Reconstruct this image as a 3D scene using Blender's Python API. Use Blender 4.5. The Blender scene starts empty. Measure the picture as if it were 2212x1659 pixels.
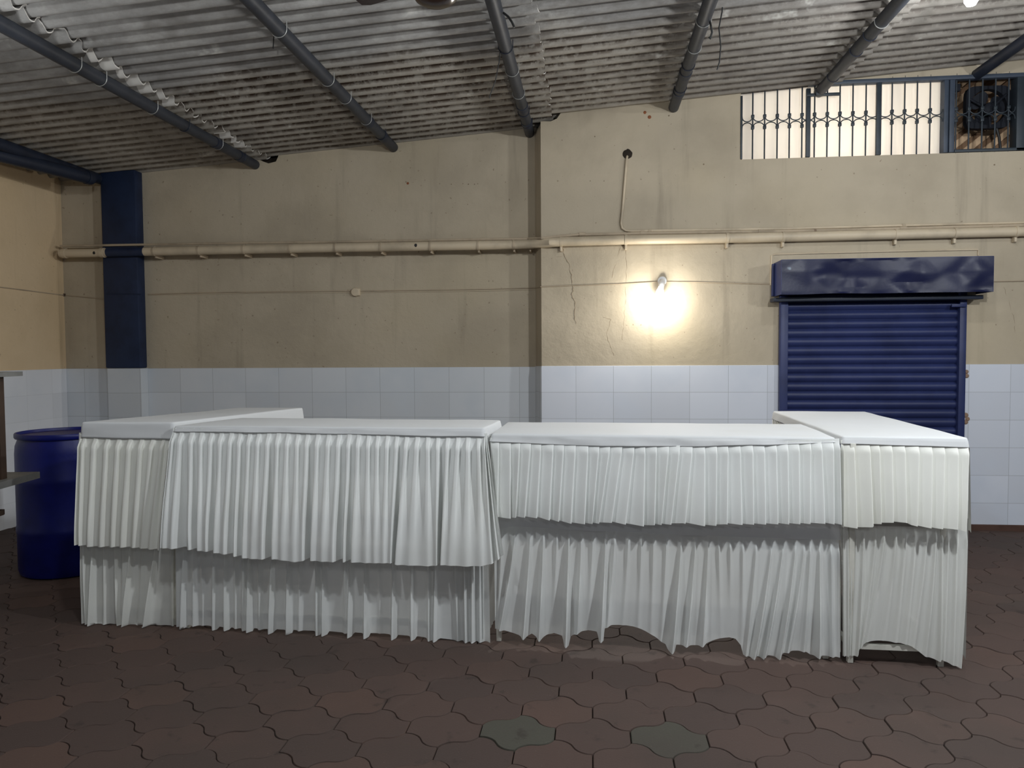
import bpy, bmesh, math, random
from mathutils import Vector, Matrix, noise
random.seed(7)
PI = math.pi
sc = bpy.context.scene
COL = sc.collection

# ------------------------------------------------------------------ camera
F = 1650.0; CX, CY = 1106.0, 829.5; HC = 1.4
YAW, PIT, ROL = math.radians(5.862), math.radians(2.466), math.radians(-0.3526)
FWD = Vector((-math.sin(YAW)*math.cos(PIT), math.cos(YAW)*math.cos(PIT), -math.sin(PIT)))
RT0 = Vector((math.cos(YAW), math.sin(YAW), 0)); UP0 = RT0.cross(FWD)
RT = RT0*math.cos(ROL)+UP0*math.sin(ROL); UP = UP0*math.cos(ROL)-RT0*math.sin(ROL)
EYE = Vector((0, 0, HC))
cam_d = bpy.data.cameras.new('camera'); cam = bpy.data.objects.new('camera', cam_d); COL.objects.link(cam)
M = Matrix((RT, UP, -FWD)).transposed().to_4x4(); M.translation = EYE
cam.matrix_world = M
cam_d.sensor_fit = 'HORIZONTAL'; cam_d.sensor_width = 36.0; cam_d.lens = 36.0*F/2212.0
cam_d.clip_start = 0.05; cam_d.clip_end = 100
sc.camera = cam

def ray(x, y): return FWD*F + RT*(x-CX) - UP*(y-CY)
def on_y(x, y, Y): d = ray(x, y); return EYE + d*(Y/d.y)
def on_z(x, y, Z): d = ray(x, y); return EYE + d*((Z-HC)/d.z)
def on_x(x, y, X): d = ray(x, y); return EYE + d*(X/d.x)

YL, YR = 6.40, 6.18            # wall faces: left section, right section (stands proud)
XL = -4.67                     # left side wall
XS0, XS1 = -0.457, -0.392      # splayed step between the sections
def roof_z(x): return 3.315 + 0.0715*x

# ------------------------------------------------------------------ nodes
def mat(name, col=(.5, .5, .5), rough=.6, metal=0.0, spec=.5):
    m = bpy.data.materials.new(name); m.use_nodes = True
    b = m.node_tree.nodes['Principled BSDF']
    b.inputs['Base Color'].default_value = (*col, 1); b.inputs['Roughness'].default_value = rough
    b.inputs['Metallic'].default_value = metal; b.inputs['Specular IOR Level'].default_value = spec
    return m
class NT:
    def __init__(s, m): s.m = m; s.t = m.node_tree; s.b = s.t.nodes['Principled BSDF']; s.out = s.t.nodes['Material Output']
    def n(s, typ, **kw):
        q = s.t.nodes.new(typ)
        for k, v in kw.items(): setattr(q, k, v)
        return q
    def set(s, sock, v):
        if hasattr(v, 'is_linked'): s.t.links.new(v, sock)
        else: sock.default_value = v
    def coord(s):
        return s.n('ShaderNodeTexCoord').outputs['Object']
    def mapping(s, v, scale=(1, 1, 1), loc=(0, 0, 0), rot=(0, 0, 0)):
        q = s.n('ShaderNodeMapping'); s.set(q.inputs['Vector'], v)
        q.inputs['Scale'].default_value = scale; q.inputs['Location'].default_value = loc; q.inputs['Rotation'].default_value = rot
        return q.outputs[0]
    def noise(s, v, scale=5, det=4, rough=.55, dist=0):
        q = s.n('ShaderNodeTexNoise'); s.set(q.inputs['Vector'], v)
        q.inputs['Scale'].default_value = scale; q.inputs['Detail'].default_value = det
        q.inputs['Roughness'].default_value = rough; q.inputs['Distortion'].default_value = dist
        return q.outputs['Fac']
    def math(s, op, a, b=0.0, c=0.0):
        q = s.n('ShaderNodeMath', operation=op)
        s.set(q.inputs[0], a); s.set(q.inputs[1], b); s.set(q.inputs[2], c); return q.outputs[0]
    def ramp(s, f, lo, hi, a=0.0, b=1.0):
        q = s.n('ShaderNodeMapRange', interpolation_type='SMOOTHSTEP'); s.set(q.inputs[0], f)
        for i, v in zip((1, 2, 3, 4), (lo, hi, a, b)): q.inputs[i].default_value = v
        return q.outputs[0]
    def mix(s, f, a, b, mode='MIX'):
        q = s.n('ShaderNodeMix', data_type='RGBA', blend_type=mode)
        s.set(q.inputs['Factor'], f)
        for k, v in (('A', a), ('B', b)):
            sk = [i for i in q.inputs if i.name == k and i.type == 'RGBA'][0]
            s.set(sk, (*v, 1) if isinstance(v, tuple) and len(v) == 3 else v)
        return [o for o in q.outputs if o.type == 'RGBA'][0]
    def sep(s, v):
        q = s.n('ShaderNodeSeparateXYZ'); s.set(q.inputs[0], v); return q.outputs
    def base(s, c): s.set(s.b.inputs['Base Color'], c)
    def bump(s, h, strength=.3, dist=.01):
        q = s.n('ShaderNodeBump'); q.inputs['Strength'].default_value = strength; q.inputs['Distance'].default_value = dist
        s.set(q.inputs['Height'], h); s.set(s.b.inputs['Normal'], q.outputs[0])

def plaster(name, col, dark, warm):
    m = mat(name, col, .85, 0, .25); t = NT(m); c = t.coord()
    big = t.ramp(t.noise(c, 1.3, 5, .6), .38, .68)
    k = t.mix(t.math('MULTIPLY', big, .55), col, dark)
    st = t.ramp(t.noise(t.mapping(c, (7, 7, .55)), 1.0, 4, .6), .56, .76)
    k = t.mix(t.math('MULTIPLY', st, .4), k, tuple(x*.72 for x in dark))
    wm = t.ramp(t.noise(t.mapping(c, (1, 1, 1), (3, 8, 2)), .8, 2), .45, .7)
    k = t.mix(t.math('MULTIPLY', wm, .35), k, warm)
    sp = t.ramp(t.noise(c, 34, 2, .5), .715, .76)
    k = t.mix(t.math('MULTIPLY', sp, .5), k, (.16, .11, .07))
    t.base(k)
    h = t.math('ADD', t.math('MULTIPLY', t.noise(c, 9, 6, .6), 1.0), t.math('MULTIPLY', t.noise(c, 70, 3), .12))
    t.bump(h, .5, .012); return m
WALL = plaster('cream wall paint', (.49, .42, .315), (.36, .305, .225), (.50, .415, .275))
WALLS = plaster('ochre side wall paint', (.72, .55, .35), (.60, .45, .27), (.76, .56, .32))

def tiles(name, x0, zt, col, axis=0, gl=.5):
    m = mat(name, col, .28, 0, .5); t = NT(m); xyz = t.sep(t.coord())
    fx = t.math('DIVIDE', t.math('SUBTRACT', xyz[axis], x0), .30)
    fz = t.math('DIVIDE', t.math('SUBTRACT', xyz[2], zt), .2135)
    def line(f, g):
        fr = t.math('ABSOLUTE', t.math('SUBTRACT', t.math('FRACT', f), .5)); return t.math('GREATER_THAN', fr, .5-g)
    ln = t.math('MAXIMUM', line(fx, .0055), line(fz, .0075))
    cv = t.n('ShaderNodeCombineXYZ'); t.set(cv.inputs[0], t.math('FLOOR', fx)); t.set(cv.inputs[1], t.math('FLOOR', fz))
    wn = t.n('ShaderNodeTexWhiteNoise', noise_dimensions='3D'); t.set(wn.inputs['Vector'], cv.outputs[0])
    k = t.mix(wn.outputs['Value'], col, tuple(x*.90 for x in col))
    k = t.mix(t.ramp(t.noise(t.coord(), 2.2, 3), .4, .75), k, tuple(x*y for x, y in zip(col, (.9, .92, .94))))
    k = t.mix(t.math('MULTIPLY', ln, gl), k, (.20, .21, .21)); t.base(k); return m

def fabric(name, col, rough, spec, sheer, trans):
    m = mat(name, col, rough, 0, spec); t = NT(m); c = t.coord()
    k = t.mix(t.ramp(t.noise(c, 2.4, 4, .6), .45, .8, 0, .5), col, tuple(x*y for x, y in zip(col, (.93, .92, .88))))
    sp = t.ramp(t.noise(t.mapping(c, (1, 1, 1), (4, 1, 7)), 5.5, 2, .5), .74, .80)
    k = t.mix(t.math('MULTIPLY', sp, .3), k, (.55, .50, .40)); t.base(k)
    t.bump(t.noise(t.mapping(c, (1, 1, .12)), 60, 3), .10, .004)
    tr = t.n('ShaderNodeBsdfTranslucent'); t.set(tr.inputs['Color'], k)
    tp = t.n('ShaderNodeBsdfTransparent')
    m1 = t.n('ShaderNodeMixShader'); m1.inputs[0].default_value = trans
    t.t.links.new(t.b.outputs[0], m1.inputs[1]); t.t.links.new(tr.outputs[0], m1.inputs[2])
    m2 = t.n('ShaderNodeMixShader'); m2.inputs[0].default_value = sheer
    t.t.links.new(m1.outputs[0], m2.inputs[1]); t.t.links.new(tp.outputs[0], m2.inputs[2])
    t.t.links.new(m2.outputs[0], t.out.inputs['Surface']); return m
CLOTH = fabric('white table cloth', (.69, .705, .715), .8, .15, 0.0, .08)
FRILL = fabric('white pleated polyester', (.86, .88, .865), .6, .25, .03, .10)
FRILLW = fabric('ivory pleated polyester', (.88, .885, .83), .6, .25, .05, .10)
SATIN = fabric('white satin skirting', (.80, .82, .81), .30, .6, .05, .16)
SATINW = fabric('ivory satin skirting', (.85, .86, .82), .42, .4, .09, .16)

def roofmat():
    m = mat('weathered asbestos cement', (.34, .32, .29), .9, 0, .15); t = NT(m); c = t.coord(); xyz = t.sep(c)
    k = t.mix(t.ramp(t.noise(c, 2.2, 5, .65), .35, .7), (.275, .265, .25), (.41, .395, .37))
    fine = t.ramp(t.noise(t.mapping(c, (5, 14, 5)), 2.0, 6, .7), .35, .7)
    k = t.mix(t.math('MULTIPLY', fine, t.ramp(xyz[0], -1.2, .6, .5, .8)), k, (.19, .175, .16))
    wy = t.math('ADD', xyz[1], t.math('MULTIPLY', t.math('SUBTRACT', t.noise(c, 1.1, 2), .5), .9))
    near = t.ramp(wy, 4.5, 4.9)
    edge = t.ramp(t.math('SINE', t.math('ADD', t.math('MULTIPLY', xyz[1], 2*PI/.132), .85)), .02, .9)
    blot = t.ramp(t.noise(t.mapping(c, (13, 20, 1)), 1.0, 6, .70), .43, .545)
    side = t.math('MULTIPLY', t.ramp(xyz[0], -3.0, -2.6, .6, 1.0), t.ramp(xyz[0], -.6, .9, 1.0, .7))
    msk = t.math('MULTIPLY', t.math('MULTIPLY', t.math('MULTIPLY', near, side), blot), t.math('ADD', t.math('MULTIPLY', edge, .90), .06))
    k = t.mix(t.math('MULTIPLY', near, .5), k, (.36, .315, .245))
    big = t.ramp(t.noise(t.mapping(c, (1.6, 3, 1), (2, 7, 0)), 1.0, 4, .65), .52, .70)
    k = t.mix(t.math('MULTIPLY', big, .55), k, (.12, .105, .09))
    k = t.mix(msk, k, (.07, .045, .030))
    k = t.mix(t.ramp(xyz[0], -.2, 1.3, 0, .38), k, (.17, .16, .155))  # right-hand sheets darkened in colour to offset the strong lamp light there
    wh = t.ramp(t.noise(t.mapping(c, (3, 5, 1), (9, 2, 0)), 1.3, 4, .6), .64, .74)
    k = t.mix(t.math('MULTIPLY', wh, .5), k, (.74, .72, .66)); t.base(k)
    t.bump(t.noise(c, 40, 4, .6), .4, .006); return m
ROOF = roofmat()
PALE = mat('broken pale cement edge', (.62, .59, .54), .9, 0, .1)

def pavermat():
    m = mat('red oxide concrete pavers', (.13, .075, .058), .75, 0, .3); t = NT(m); c = t.coord()
    g = t.n('ShaderNodeNewGeometry'); r = g.outputs['Random Per Island']
    k = t.mix(r, (.088, .057, .047), (.070, .048, .041))
    r2 = t.math('FRACT', t.math('MULTIPLY', r, 17.3))
    k = t.mix(t.math('MULTIPLY', t.ramp(r2, .75, 1.0), .6), k, (.110, .066, .051))
    a = t.n('ShaderNodeAttribute', attribute_name='grey_paver')
    k = t.mix(a.outputs['Fac'], k, (.070, .066, .052))
    k = t.mix(t.ramp(t.noise(c, 1.1, 4, .6), .42, .68, 0, .55), k, (.060, .046, .039))
    st = t.ramp(t.noise(c, 9, 4, .6), .60, .72)
    k = t.mix(t.math('MULTIPLY', st, .6), k, (.034, .024, .021))
    sp = t.ramp(t.noise(c, 190, 2), .70, .78)
    k = t.mix(t.math('MULTIPLY', sp, .5), k, (.28, .23, .19)); t.base(k)
    t.bump(t.noise(c, 130, 4, .7), .35, .004); return m
PAVER = pavermat()
GROUT = mat('dark soil in joints', (.030, .024, .020), .95, 0, .1)

def painted(name, col, rough=.45, spec=.5, wear=None, scale=6):
    m = mat(name, col, rough, 0, spec); t = NT(m); c = t.coord()
    k = t.mix(t.ramp(t.noise(c, scale, 4, .6), .4, .7), col, tuple(x*.72 for x in col))
    if wear:
        k = t.mix(t.ramp(t.noise(t.mapping(c, (1, 1, 1), (2, 5, 1)), scale*1.6, 3, .55), .73, .76), k, wear)
    t.base(k); t.bump(t.noise(c, 45, 3), .15, .003); return m
NAVYPIPE = painted('slate painted steel pipe', (.030, .034, .044), .5, .4)
NAVYDARK = painted('navy painted steel pipe', (.016, .022, .040), .5, .4)
COLUMN = painted('navy pillar paint', (.014, .026, .066), .55, .35)
SHUT = painted('navy shutter paint', (.025, .036, .120), .45, .35, None, 3)
HOOD = painted('navy dented hood paint', (.011, .014, .050), .36, .3, (.20, .25, .31), 2.2)
DRUM = painted('blue drum plastic', (.004, .008, .125), .40, .35)
CREAM = painted('cream painted pipe', (.60, .50, .36), .5, .4, (.35, .26, .17), 3)
CREAMD = painted('dusty cream conduit', (.48, .39, .28), .6, .3, (.22, .16, .11), 4)
BLACK = mat('black rubber', (.012, .012, .012), .6)
HOLLOW = mat('dark hollow broken plaster', (.035, .028, .022), .95, 0, .1)  # near-black puts the darkness inside holes and notches into the colour
WIRE = mat('pale steel hook', (.42, .42, .40), .45, .6)
WHITEP = painted('white painted steel', (.70, .69, .62), .5, .4)
BOARD = painted('grey plywood', (.32, .31, .29), .8, .2)
GRILLE = painted('dark grille paint', (.030, .040, .050), .5, .4)
FRAMEB = painted('blue grey window frame paint', (.050, .065, .092), .5, .4)
BROWNG = painted('dark brown gloss fan', (.028, .014, .009), .22, .6)
WOOD = painted('dark brown post', (.055, .030, .018), .6, .4)
SLAB = painted('grey laminate', (.20, .20, .19), .5, .4)
TANB = painted('tan board', (.62, .43, .27), .7, .2)
TANS = painted('brown batten', (.22, .13, .075), .7, .2)
FANM = painted('sooty exhaust fan metal', (.012, .014, .020), .7, .2)
WHITEW = painted('off-white distemper', (.72, .74, .68), .8, .2)
KERB = painted('dark red skirting', (.10, .055, .042), .8, .2)
CRACK = mat('dark plaster crack', (.27, .215, .15), .95, 0, .1)
BRICK = mat('exposed brick', (.30, .20, .14), .95, 0, .1)
RUST = mat('rust stain chip', (.26, .10, .05), .9, 0, .1)
def frosted():
    m = mat('frosted glass', (.80, .80, .76), .5, 0, .3); t = NT(m); c = t.coord()
    k = t.mix(t.ramp(t.noise(t.mapping(c, (5, 1, .6)), 1.5, 3), .4, .7), (.87, .83, .785), (.78, .745, .71))
    t.base(k); tr = t.n('ShaderNodeBsdfTranslucent'); t.set(tr.inputs['Color'], k)
    m1 = t.n('ShaderNodeMixShader'); m1.inputs[0].default_value = .6
    t.t.links.new(t.b.outputs[0], m1.inputs[1]); t.t.links.new(tr.outputs[0], m1.inputs[2]); t.t.links.new(m1.outputs[0], t.out.inputs['Surface']); return m
FROST = frosted()
LAMPW = mat('white lamp plastic', (.75, .75, .75), .4)
def glow(name, col, s):
    m = mat(name, (1, 1, 1), .4); b = m.node_tree.nodes['Principled BSDF']
    b.inputs['Emission Color'].default_value = (*col, 1); b.inputs['Emission Strength'].default_value = s; return m
BULB = glow('lit bulb', (1, .99, .95), 14.0)

# ------------------------------------------------------------------ mesh helpers
class MB:
    def __init__(s): s.v = []; s.f = []
    def add(s, vs, fs):
        o = len(s.v); s.v += [tuple(p) for p in vs]; s.f += [tuple(i+o for i in q) for q in fs]
    def box(s, x0, x1, y0, y1, z0, z1):
        vs = [(x, y, z) for z in (z0, z1) for y in (y0, y1) for x in (x0, x1)]
        s.add(vs, [(0, 2, 3, 1), (4, 5, 7, 6), (0, 1, 5, 4), (2, 6, 7, 3), (0, 4, 6, 2), (1, 3, 7, 5)])
    def rbox(s, x0, x1, y0, y1, z0, z1, r=.006):
        bm = bmesh.new(); bmesh.ops.create_cube(bm, size=1)
        for v in bm.verts: v.co = Vector(((x0+x1)/2+v.co.x*(x1-x0), (y0+y1)/2+v.co.y*(y1-y0), (z0+z1)/2+v.co.z*(z1-z0)))
        bmesh.ops.bevel(bm, geom=bm.edges[:], offset=r, segments=2, affect='EDGES', profile=.5)
        bm.verts.index_update(); s.add([v.co for v in bm.verts], [[v.index for v in f.verts] for f in bm.faces]); bm.free()
    def obox(s, c, ax, ay, az, hx, hy, hz):
        c = Vector(c); vs = [c+ax*(hx*i)+ay*(hy*j)+az*(hz*k) for k in (-1, 1) for j in (-1, 1) for i in (-1, 1)]
        s.add(vs, [(0, 2, 3, 1), (4, 5, 7, 6), (0, 1, 5, 4), (2, 6, 7, 3), (0, 4, 6, 2), (1, 3, 7, 5)])
    def tube(s, pts, r, n=10, cap=True):
        pts = [Vector(p) for p in pts]; rs = r if isinstance(r, (list, tuple)) else [r]*len(pts)
        rings = []; prev = None
        for i, p in enumerate(pts):
            d = (pts[min(i+1, len(pts)-1)]-pts[max(i-1, 0)]).normalized()
            if prev is None:
                a = d.orthogonal().normalized()
            else:
                a = (prev - d*prev.dot(d)).normalized()
            prev = a; b = d.cross(a)
            rings.append([p+(a*math.cos(2*PI*k/n)+b*math.sin(2*PI*k/n))*rs[i] for k in range(n)])
        o = len(s.v)
        for q in rings: s.v += [tuple(x) for x in q]
        for i in range(len(rings)-1):
            for k in range(n):
                s.f.append((o+i*n+k, o+i*n+(k+1) % n, o+(i+1)*n+(k+1) % n, o+(i+1)*n+k))
        if cap:
            s.f.append(tuple(o+k for k in reversed(range(n)))); s.f.append(tuple(o+(len(rings)-1)*n+k for k in range(n)))
    def lathe(s, prof, c=(0, 0, 0), n=40, axis='Z'):
        o = len(s.v); c = Vector(c)
        for r, z in prof:
            for k in range(n):
                a = 2*PI*k/n; x, y = r*math.cos(a), r*math.sin(a)
                p = {'Z': (x, y, z), 'Y': (x, z, y), 'X': (z, x, y)}[axis]
                s.v.append(tuple(c+Vector(p)))
        for i in range(len(prof)-1):
            for k in range(n):
                s.f.append((o+i*n+k, o+i*n+(k+1) % n, o+(i+1)*n+(k+1) % n, o+(i+1)*n+k))
        s.f.append(tuple(o+k for k in reversed(range(n)))); s.f.append(tuple(o+(len(prof)-1)*n+k for k in range(n)))
    def prism_xz(s, poly, y0, y1):
        n = len(poly)
        vs = [(x, y0, z) for x, z in poly]+[(x, y1, z) for x, z in poly]
        fs = [tuple(range(n)), tuple(reversed(range(n, 2*n)))]+[(i, i+n, (i+1) % n+n, (i+1) % n) for i in range(n)]
        s.add(vs, fs)
    def build(s, name, m, parent=None, smooth=True, sharp=35):
        me = bpy.data.meshes.new(name); me.from_pydata(s.v, [], s.f)
        bm = bmesh.new(); bm.from_mesh(me); bmesh.ops.recalc_face_normals(bm, faces=bm.faces[:]); bm.to_mesh(me); bm.free()
        return link(name, me, m, parent, smooth, sharp)
def link(name, me, m, parent=None, smooth=True, sharp=35):
    me.materials.append(m)
    if smooth:
        me.polygons.foreach_set('use_smooth', [True]*len(me.polygons))
        if sharp: me.set_sharp_from_angle(angle=math.radians(sharp))
    o = bpy.data.objects.new(name, me); COL.objects.link(o)
    if parent:
        o.parent = parent
        off = Vector((0, 0, 0)); q = parent
        while q: off += q.location; q = q.parent
        o.location = -off
    return o
def thing(name, label, cat, loc=(0, 0, 0), group=None):
    o = bpy.data.objects.new(name, None); COL.objects.link(o); o.location = loc; o.empty_display_size = .1
    return tag(o, label, cat, group)
def tag(o, label, cat, group=None):
    o['label'] = label; o['category'] = cat
    if group: o['group'] = group
    return o
def structure(o): o['kind'] = 'structure'; return o

# ------------------------------------------------------------------ floor
def floor():
    W, Hh, L = .274, .1745, .085
    P = lambda x, y: Vector((x, y))
    Rm, Rp = P(W/2, -L/2), P(W/2, L/2); T = P(0, Hh-L/2); Lp, Lm = P(-W/2, L/2), P(-W/2, -L/2); B = P(0, -(Hh-L/2))
    def wav(a, b, sg, n=12):
        d = b-a; nn = P(-d.y, d.x).normalized(); out = []
        for i in range(n):
            t = i/n
            w = math.sin(2*PI*t); w = math.copysign(abs(w)**.75, w)
            out.append(a+d*t+nn*(.0135*sg*w))
        return out
    e1 = wav(Rp, T, 1); e2 = wav(T, Lp, 1)
    e3 = [p+P(-W/2, -Hh) for p in reversed(e1+[T])][:-1]      # L- to B
    e4 = [p+P(W/2, -Hh) for p in reversed(e2+[Lp])][:-1]      # B to R-
    out = [Rm]+e1+e2+[Lp]+e3+e4[0:]
    # order: Rm -> Rp.. T .. Lp -> Lm .. B .. Rm
    n = len(out)
    x0, y0 = .28, 3.262
    greys = [(on_z(1156, 1585, 0), 0), (on_z(1452, 1605, 0), 0)]
    vs, fs, attr = [], [], []
    j0, j1 = -16, 19
    for j in range(j0, j1):
        for i in range(-20, 17):
            cx = x0+W*i+W/2+(W/2 if j % 2 else 0); cy = y0+Hh*j
            if cx < XL-.1 or cx > 4.6 or cy > YL+.05: continue
            o = len(vs); dz = random.uniform(-.0015, .0015); ta, tb = random.uniform(-.006, .006), random.uniform(-.006, .006)
            g = 1.0 if any((Vector((cx, cy))-q.xy).length < .09 for q, _ in greys) else 0.0
            for k, (sc_, z) in enumerate(((.992, -.010), (.986, -.0025), (.970, 0.0))):
                for p in out: vs.append((cx+p.x*sc_, cy+p.y*sc_, z+dz+(ta*p.x+tb*p.y)))
            for r in (0, 1):
                for k in range(n):
                    fs.append((o+r*n+k, o+r*n+(k+1) % n, o+(r+1)*n+(k+1) % n, o+(r+1)*n+k)); attr.append(g)
            fs.append(tuple(o+2*n+k for k in range(n))); attr.append(g)
    me = bpy.data.meshes.new('floor'); me.from_pydata(vs, [], fs)
    at = me.attributes.new('grey_paver', 'FLOAT', 'FACE'); at.data.foreach_set('value', attr)
    fl = structure(link('floor', me, PAVER, None, True, 40))
    b = MB(); b.box(XL-.3, 5.2, .2, 7.3, -.10, -.011); b.build('joint_bed', GROUT, fl)
floor()

# ------------------------------------------------------------------ walls
def wall_sections():
    # left section: full backing layer and a front layer with broken notches under the roof pipes
    rz = lambda x: roof_z(x)+.03
    top = [(-.44, rz(-.44))]
    def notch(pts):
        for px, py in pts:
            p = on_y(px, py, YL); top.append((p.x, p.z))
    # travel from right to left
    p = on_y(604, 300, YL); top.append((p.x, rz(p.x)))
    notch([(601, 338), (596, 349), (580, 353), (563, 347), (553, 338)])
    p = on_y(550, 300, YL); top.append((p.x, rz(p.x))); top.append((XL-.02, rz(XL)))
    poly = [(XL-.02, -.02), (-.44, -.02)]+top
    b = MB(); b.prism_xz(poly, YL, YL+.09)
    w = structure(b.build('wall_back', WALL, None, False))
    b = MB(); b.prism_xz([(XL-.2, -.02), (-.3, -.02), (-.3, rz(-.3)), (XL-.2, rz(XL-.2))], YL+.09, YL+.22); b.build('inner_masonry', HOLLOW, w, False)
    # rust chip and pocks
    for px, py, r in ((881, 396, .012), (877, 393, .006), (950, 397, .004), (975, 398, .005), (1000, 397, .004), (1012, 398, .006), (1025, 398, .005), (1032, 397, .004), (120, 395, .008), (160, 395, .006)):
        q = on_y(px, py, YL); bb = MB(); bb.lathe([(r*.9, -.001), (r*.5, -.004)], q, 9, 'Y'); bb.build('paint_chip', RUST if r > .01 else CRACK, w)
    # right section with splayed step, open above the window sill
    d = YR-.0
    rzr = lambda x: roof_z(x)+.03
    hole = [(px, py) for px, py in ((1212, 243), (1203, 256), (1190, 262), (1172, 262))]
    pts = [(XS1, -.02), (4.4, -.02), (4.4, 2.882), (1.168, 2.882), (1.168, rzr(1.168))]
    q = on_y(1214, 225, YR); pts.append((q.x, rzr(q.x)))
    for px, py in hole:
        q = on_y(px, py, YR); pts.append((q.x, q.z))
    pts.append((XS1, on_y(1168, 262, YR).z))
    b = MB(); b.prism_xz(pts, YR, YR+.10)
    wr = structure(b.build('wall_right', WALL, None, False))
    b = MB(); b.prism_xz([(XS1-.01, -.02), (4.4, -.02), (4.4, 2.882), (1.168, 2.882), (1.168, rzr(1.168)), (XS1-.01, rzr(XS1))], YR+.10, YR+.24); b.build('inner_masonry', HOLLOW, wr, False)
    b = MB(); b.add([(1.5, YR, 3.452), (4.4, YR, 3.452), (4.4, YR, rzr(4.4)), (1.5, YR, rzr(1.5)), (1.5, YR+.10, 3.452), (4.4, YR+.10, 3.452), (4.4, YR+.10, rzr(4.4)), (1.5, YR+.10, rzr(1.5))],
          [(0, 1, 2, 3), (7, 6, 5, 4), (0, 4, 5, 1), (3, 2, 6, 7), (0, 3, 7, 4), (1, 5, 6, 2)]); b.build('gap_filler', WALL, wr, False)  # filler added to block the bright gap between window rail and roof
    # splayed reveal
    b = MB(); z1 = on_y(1160, 268, YR).z
    b.add([(XS1, YR, -.02), (XS1, YR, z1), (XS0, YL+.01, z1), (XS0, YL+.01, -.02), (XS1+.05, YR+.05, -.02), (XS1+.05, YR+.05, z1)],
          [(0, 1, 2, 3), (1, 5, 2), (0, 3, 4), (4, 5, 1, 0), (2, 5, 4, 3)])
    b.build('splayed_reveal', WALL, wr, False)
    # plaster cracks (raised torn edges and dark hairlines)
    def crack(pts, r=.0022, m=CRACK):
        P_ = []
        for i in range(len(pts)-1):
            a, c = Vector(pts[i]), Vector(pts[i+1])
            for k in range(5):
                t = k/5; u = a.lerp(c, t); u.x += random.uniform(-1.6, 1.6); P_.append(u)
        P_.append(Vector(pts[-1]))
        W_ = [on_y(u.x, u.y, YR)+Vector((0, .0008, 0)) for u in P_]
        bb = MB(); bb.tube(W_, [r*random.uniform(.5, 1.3) for _ in W_], 6); bb.build('plaster_crack', m, wr)
    crack([(1214, 520), (1217, 545), (1228, 570), (1235, 600), (1238, 622), (1235, 640), (1243, 655), (1240, 680), (1244, 700)], .003)
    crack([(1352, 520), (1352, 545), (1353, 580), (1352, 612)], .0018)
    crack([(1352, 620), (1350, 660), (1348, 700), (1344, 735)], .0016)
    crack([(1302, 685), (1320, 690), (1310, 720), (1316, 745), (1326, 768)], .0020)
    crack([(1172, 556), (1214, 554)], .0012)
    crack([(1340, 535), (1330, 570), (1322, 600)], .0015)
    crack([(2168, 620), (2180, 650), (2190, 690), (2192, 720)], .0015)
    for px, py, r in ((1393, 243, .014), (1403, 253, .016), (1445, 250, .007), (1520, 355, .007), (1285, 295, .006), (1205, 391, .005), (1275, 391, .004), (1305, 391, .004), (2148, 356, .007)):
        q = on_y(px, py, YR); bb = MB(); bb.lathe([(r*.9, -.001), (r*.5, -.004)], q, 9, 'Y'); bb.build('paint_chip', RUST if r > .01 else CRACK, wr)
    for px, py in ((2088, 803), (2088, 812), (2086, 897), (2090, 905), (2086, 912)):
        q = on_y(px, py, YR-.01); bb = MB(); bb.lathe([(.020*random.uniform(.7, 1.1), 0.0), (.011, -.007)], q, 7, 'Y'); bb.build('broken_mortar', BRICK, wr)
    # left side wall
    b = MB(); b.box(XL-.2, XL, 1.2, YL+.1, -.02, rz(XL))
    ws = structure(b.build('wall_left', WALLS, None, False))
    # tiled dado, slightly proud of the plaster
    dz = 1.272
    j = on_y(748.5, 850, YL).x
    b = MB(); b.rbox(XL+.001, XS0, YL-.010, YL+.01, -.01, dz-.004, .003)
    structure(b.build('trim_1', tiles('grey wall tiles', j, dz-.004, (.70, .73, .765)), None, False))
    j = on_y(1244.2, 850, YR).x
    tm = tiles('pale blue wall tiles', j, 1.278, (.70, .73, .80))
    b = MB(); b.rbox(XS1-.003, 1.478, YR-.010, YR+.01, -.01, 1.278, .003); structure(b.build('trim_2', tm, None, False))
    b = MB(); b.rbox(2.83, 4.38, YR-.010, YR+.01, -.01, 1.278, .003); structure(b.build('trim_3', tm, None, False))
    b = MB(); b.add([(XS1, YR-.010, 0), (XS1, YR-.010, 1.278), (XS0-.002, YL-.008, 1.272), (XS0-.002, YL-.008, 0), (XS1+.01, YR+.01, 0), (XS1+.01, YR+.01, 1.278)], [(0, 1, 2, 3), (1, 5, 2), (4, 5, 1, 0), (0, 3, 4), (2, 5, 4, 3)])
    structure(b.build('trim_4', tiles('grey end tiles', j, 1.278, (.70, .73, .765)), None, False))  # same grey as the left dado tiles
    b = MB(); b.rbox(XL-.01, XL+.010, 1.25, YL-.011, -.01, dz-.004, .003); structure(b.build('trim_5', tiles('lit side tiles', 5.9, dz-.004, (.82, .83, .86), 1, .18), None, False))  # lighter than the back tiles, light from the right put into the colour
    b = MB(); b.rbox(2.83, 4.38, YR-.03, YR-.010, -.01, .045, .004); structure(b.build('baseboard_right', KERB, None, False))
wall_sections()

# ------------------------------------------------------------------ pillar
def pillar():
    x0, x1, yf = -4.215, -3.905, YL-.10
    t = thing('pillar', 'navy painted pillar with a tiled foot standing against the back wall', 'pillar', ((x0+x1)/2, yf, 0))
    b = MB(); b.rbox(x0-.012, x1, yf-.004, YL+.02, 1.272, roof_z(x0)-.03, .012); b.build('shaft', COLUMN, t, True)
    b = MB(); b.rbox(x0+.005, x1+.012, yf-.012, YL+.005, 0, 1.271, .004)
    b.build('tiled_foot', tiles('pillar tiles', x1+.0, 1.268, (.62, .65, .68)), t, False)
pillar()

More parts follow.
